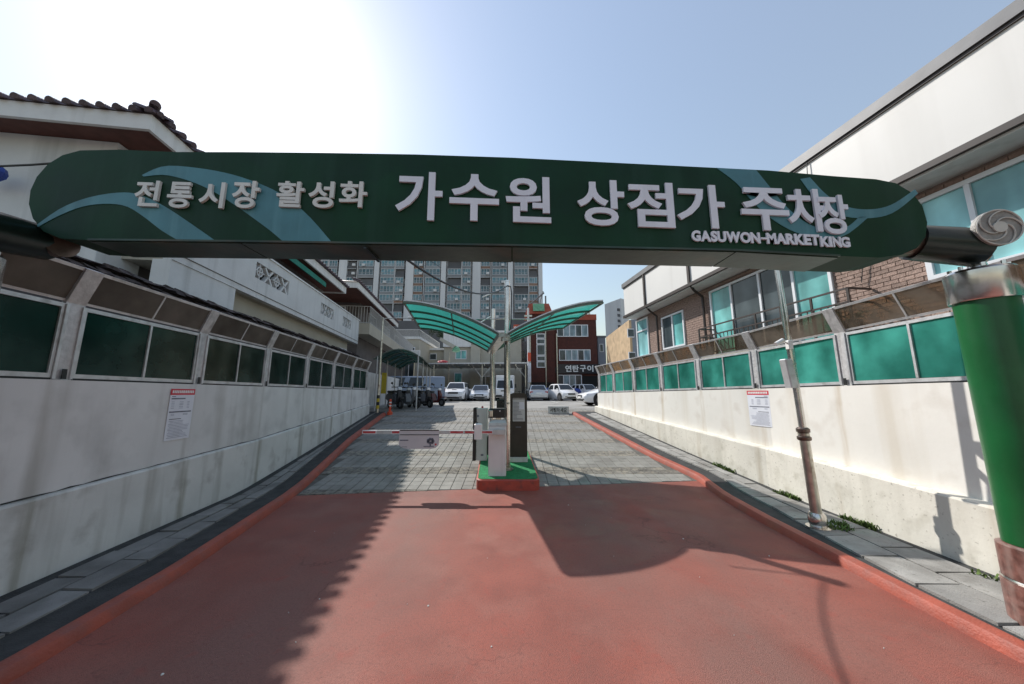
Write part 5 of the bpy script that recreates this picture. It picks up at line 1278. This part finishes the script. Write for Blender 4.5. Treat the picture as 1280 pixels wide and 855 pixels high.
# ------------------------------------------------------------------ cars (front faces -y in local space)
def car(kind, paint, L=4.5, Wd=1.78, H=1.45):
    t = empty('parked_car', (0,0,0)); h = Wd/2
    P_ = {'sedan': dict(hood=.74,cowl=1.12,wt=1.95,rt=3.25,re=3.95,belt=.93,trunk=.98),
          'hatch': dict(hood=.82,cowl=.86,wt=1.60,rt=3.25,re=3.70,belt=.98,trunk=1.02),
          'van':   dict(hood=.92,cowl=.98,wt=1.75,rt=4.25,re=4.70,belt=1.06,trunk=1.1),
          'suv':   dict(hood=.92,cowl=1.0,wt=1.65,rt=3.7,re=4.1,belt=1.05,trunk=1.08),
          'box':   dict(hood=1.0,cowl=.30,wt=.62,rt=4.55,re=4.72,belt=1.15,trunk=1.2)}[kind]
    k = L/4.6
    hd, bt, tr = P_['hood']*H/1.45 if kind in ('sedan',) else P_['hood'], P_['belt'], P_['trunk']
    cw, wt, rt, re_ = P_['cowl']*k, P_['wt']*k, P_['rt']*k, min(P_['re']*k, L-.06)
    # lower body
    st = [(0,.80,.36,.55),(.06,.90,.26,hd-.12),(.25,.97,.2,hd-.04),(cw*.7,1.0,.18,hd+.05),(cw,1.0,.18,bt),(L*.5,1.0,.18,bt+.01),(re_,.99,.18,tr),(L-.12,.95,.24,tr-.04),(L,.86,.34,tr-.25)]
    rings = []
    for y, f, zl_, zh_ in st:
        w_ = h*f; zm = (zl_+zh_)/2+.05
        rings.append([(-w_*.94,y,zl_),(-w_,y,zl_+.1),(-w_,y,zm),(-w_*.95,y,zh_-.05),(-w_*.86,y,zh_),(0,y,zh_+.03),(w_*.86,y,zh_),(w_*.95,y,zh_-.05),(w_,y,zm),(w_,y,zl_+.1),(w_*.94,y,zl_)])
    MB().loft(rings).build('body', paint, t, local=True, smooth=True)
    # cabin
    wb, wr = h*.90, h*.72
    base = [(-wb,cw,bt),(wb,cw,bt),(wb,re_,tr-.01),(-wb,re_,tr-.01)]; topz = H
    c = MB(); c.loft([[(-wb,cw+.02,bt-.02),(wb,cw+.02,bt-.02),(wb,re_,tr-.03),(-wb,re_,tr-.03)],
        [(-wr,wt,topz-.05),(wr,wt,topz-.05),(wr,rt,topz-.05),(-wr,rt,topz-.05)],[(-wr*.9,wt+.12,topz),(wr*.9,wt+.12,topz),(wr*.9,rt-.12,topz),(-wr*.9,rt-.12,topz)]])
    c.build('cabin', paint, t, local=True, smooth=True)
    def quad(a,b_,c_,d,ia,out,name,m):
        ps = [Vector(p) for p in (a,b_,c_,d)]; ce = sum(ps,Vector())/4; n_ = (ps[1]-ps[0]).cross(ps[3]-ps[0]).normalized()
        if n_.dot(ce-Vector((0,L/2,bt))) < 0: n_ = -n_
        q = [ce+(p-ce)*ia+n_*out for p in ps]; return MB().prism(q, n_*.006).build(name, m, t, local=True)
    A,B,C_,D_ = Vector((-wb,cw+.02,bt)),Vector((wb,cw+.02,bt)),Vector((wr,wt,topz-.05)),Vector((-wr,wt,topz-.05))
    quad(A,B,C_,D_,.90,.004,'windshield',m_carg)
    quad((-wb,re_,tr),(wb,re_,tr),(wr,rt,topz-.05),(-wr,rt,topz-.05),.86,.004,'rear_window',m_carg)
    for s_ in (-1,1):
        nn = 3 if kind in ('van','box','suv') else 2
        for i in range(nn):
            if kind == 'box' and i == 2: continue
            a, b_ = i/nn, (i+1)/nn
            lo = lambda q: Vector((s_*wb, cw+.02+(re_-cw-.02)*q, bt+(tr-bt)*q)); hi = lambda q: Vector((s_*wr, wt+(rt-wt)*q, topz-.05))
            quad(lo(a+.02),lo(b_-.02),hi(b_-.02),hi(a+.02),.84,.004,'side_window',m_carg)
        MB().bbox(s_*(h+.02)-.09,s_*(h+.02)+.09,cw+.25,cw+.36,bt+.0,bt+.14,.02).build('wing_mirror', paint, t, local=True)
        for y in (L*.19, L*.80):
            MB().tube((s_*(h-.20),y,.36),(s_*(h+.008),y,.36),.37,22).build('wheel_arch', m_black, t, local=True)
            wl = MB().tube((s_*(h-.2),y,.315),(s_*(h+.022),y,.315),.315,22).build('wheel', m_tyre, t, local=True, smooth=True)
            rm = MB().tube((s_*(h),y,.315),(s_*(h+.03),y,.315),.20,16).build('rim', m_rim, wl, local=True)
        MB().loft([[(s_*h*.93,.10,hd-.23),(s_*h*.50,.015,hd-.24),(s_*h*.52,.02,hd-.13),(s_*h*.90,.16,hd-.08)],[(s_*h*.95,.22,hd-.22),(s_*h*.5,.12,hd-.24),(s_*h*.52,.14,hd-.12),(s_*h*.92,.30,hd-.06)]]).build('headlight', m_lamp, t, local=True)
        MB().bbox(min(s_*h*.60,s_*h*.90),max(s_*h*.60,s_*h*.90),L-.10,L-.01,tr-.30,tr-.14,.02).build('tail_light', m_tail, t, local=True)
        MB().bbox(min(s_*h*.55,s_*h*.8),max(s_*h*.55,s_*h*.8),-.01,.10,.33,.42,.02).build('fog_lamp', m_black, t, local=True)
    MB().bbox(-h*.45,h*.45,-.018,.08,hd-.27,hd-.14,.015).build('grille', m_black, t, local=True)
    MB().bbox(-h*.55,h*.55,.0,.10,.27,.40,.015).build('bumper_intake', m_black, t, local=True)
    MB().bbox(-.26,.26,-.03,.03,.42,.52,.005).build('number_plate', m_whitep, t, local=True)
    MB().bbox(-.26,.26,L-.10,L+.012,.62,.73,.005).build('number_plate', m_whitep, t, local=True)
    return t
def park(t, u, Y, rz, label, group='cars parked in the lot', x=None, cat='car'):
    t.location = (X(u,Y) if x is None else x, Y, G(Y)); t.rotation_euler = (0,0,R(rz)); return tag(t, label, cat, group)
c = car('van', m_carw, 4.7, 1.86, 1.66); park(c, 566, 28.2, 0, 'white minivan facing the entrance, left of the white sedan')
MB().bbox(-.2,.2,.55,.6,.98,1.02,.01).build('hood_emblem', m_black, c, local=True)
park(car('sedan', m_carw), 598.5, 29.4, 0, 'white sedan facing the entrance, between minivan and canopy poles')
c = car('sedan', m_cars); park(c, 669.5, 34.6, 180, 'silver sedan parked with its rear and tail lights towards the entrance')
park(car('hatch', m_carw, 3.7, 1.68, 1.52), 715, 29.5, 24, 'small white hatchback angled before the blue tarp')
park(car('suv', m_carw, 4.4, 1.82, 1.66), 747, 35.5, 24, 'white sports utility car half hidden behind the right wall end')
c = car('sedan', m_carw); park(c, 0, 19.2, -90, 'white sedan nearest the wall end with only its front showing', x=X(728,18.5)); 
c.rotation_euler = (0,0,R(-84))
van = car('box', m_carb, 4.9, 1.85, 2.0); park(van, 0, 26.0, -77, 'blue grey van with white roof behind the scooters', x=-10.2, cat='van'); van.name = 'parked_van'
# small white truck
tk = empty('small_truck', (0,0,0)); 
MB().loft([[(-.80,.0,.35),(.80,.0,.35),(.80,0,1.05),(-.80,0,1.05)],[(-.82,.1,.3),(.82,.1,.3),(.80,.22,1.15),(-.80,.22,1.15)],[(-.82,.4,.3),(.82,.4,.3),(.72,.5,1.9),(-.72,.5,1.9)],[(-.82,1.5,.3),(.82,1.5,.3),(.72,1.5,1.95),(-.72,1.5,1.95)]]).build('cab', m_carw, tk, local=True, smooth=True)
MB().prism([(-.72,.185,1.12),(.72,.185,1.12),(.64,.43,1.82),(-.64,.43,1.82)],(0,-.012,.003)).build('windshield', m_carg, tk, local=True)
MB().bbox(-.85,.85,1.55,4.6,.72,.80,.01).build('cargo_bed', m_carw, tk, local=True)
MB().bbox(-.86,.86,1.6,4.6,.81,2.35,.05).build('cargo_cover', m_fascia, tk, local=True)
for s_ in (-1,1):
    MB().bbox(min(s_*.52,s_*.78),max(s_*.52,s_*.78),-.03,.06,.62,.80,.02).build('headlight', m_lamp, tk, local=True)
    MB().bbox(min(s_*.86,s_*1.02),max(s_*.86,s_*1.02),.2,.3,1.15,1.5,.02).build('wing_mirror', m_black, tk, local=True)
    for y in (.75, 3.7):
        wl = MB().tube((s_*.62,y,.31),(s_*.83,y,.31),.31,20).build('wheel', m_tyre, tk, local=True, smooth=True); MB().tube((s_*.8,y,.31),(s_*.84,y,.31),.18,14).build('rim', m_rim, wl, local=True)
MB().bbox(-.82,.82,-.05,.05,.36,.54,.02).build('bumper', m_black, tk, local=True); MB().bbox(-.26,.26,-.07,-.045,.42,.52,.004).build('number_plate', m_whitep, tk, local=True)
MB().bbox(-.35,.35,-.012,.04,.84,.94,.01).build('grille', m_black, tk, local=True)
park(tk, 631, 29.5, 0, 'small white truck facing the entrance behind the canopy poles', cat='truck')
# bicycles by the blue tarp
def bicycle():
    t = empty('bicycle', (0,0,0))
    for y in (-.52,.52):
        s = MB()
        for i in range(18): a, b_ = i*.349, (i+1)*.349; s.tube((0,y+.32*math.cos(a),.33+.32*math.sin(a)),(0,y+.32*math.cos(b_),.33+.32*math.sin(b_)),.018,5)
        for i in range(6): a = i*.524; s.tube((0,y+.31*math.cos(a),.33+.31*math.sin(a)),(0,y-.31*math.cos(a),.33-.31*math.sin(a)),.004,3)
        s.build('wheel', m_tyre, t, local=True)
    s = MB(); F1,F2,F3,F4 = (0,-.52,.33),(0,-.12,.30),(0,-.2,.8),(0,.36,.82)
    for a,b_ in ((F1,F2),(F1,F3),(F2,F3),(F2,F4),(F3,F4),(F4,(0,.52,.33)),(F4,(0,.34,.98))): s.tube(a,b_,.016,6)
    s.build('frame', m_rail, t, local=True)
    MB().tube((-.27,.34,.98),(.27,.34,.98),.014,6).build('handlebar', m_black, t, local=True)
    MB().bbox(-.07,.07,-.34,-.08,.84,.90,.02).build('saddle', m_seat, t, local=True); return t
b0_ = bicycle()
for i, (u, Y, rz, lb) in enumerate(((688,35.4,70,'bicycle leaning left of the two white tarp posts'),(694,35.6,80,'bicycle standing right between tarp posts and hatchback'),(647,34.8,75,'bicycle parked between the truck and the silver sedan'))):
    q = b0_ if i == 0 else copy_tree(b0_); q.location = (X(u,Y), Y, G(Y)); q.rotation_euler = (0,0,R(rz)); tag(q, lb, 'bicycle', 'bicycles behind the parked cars')
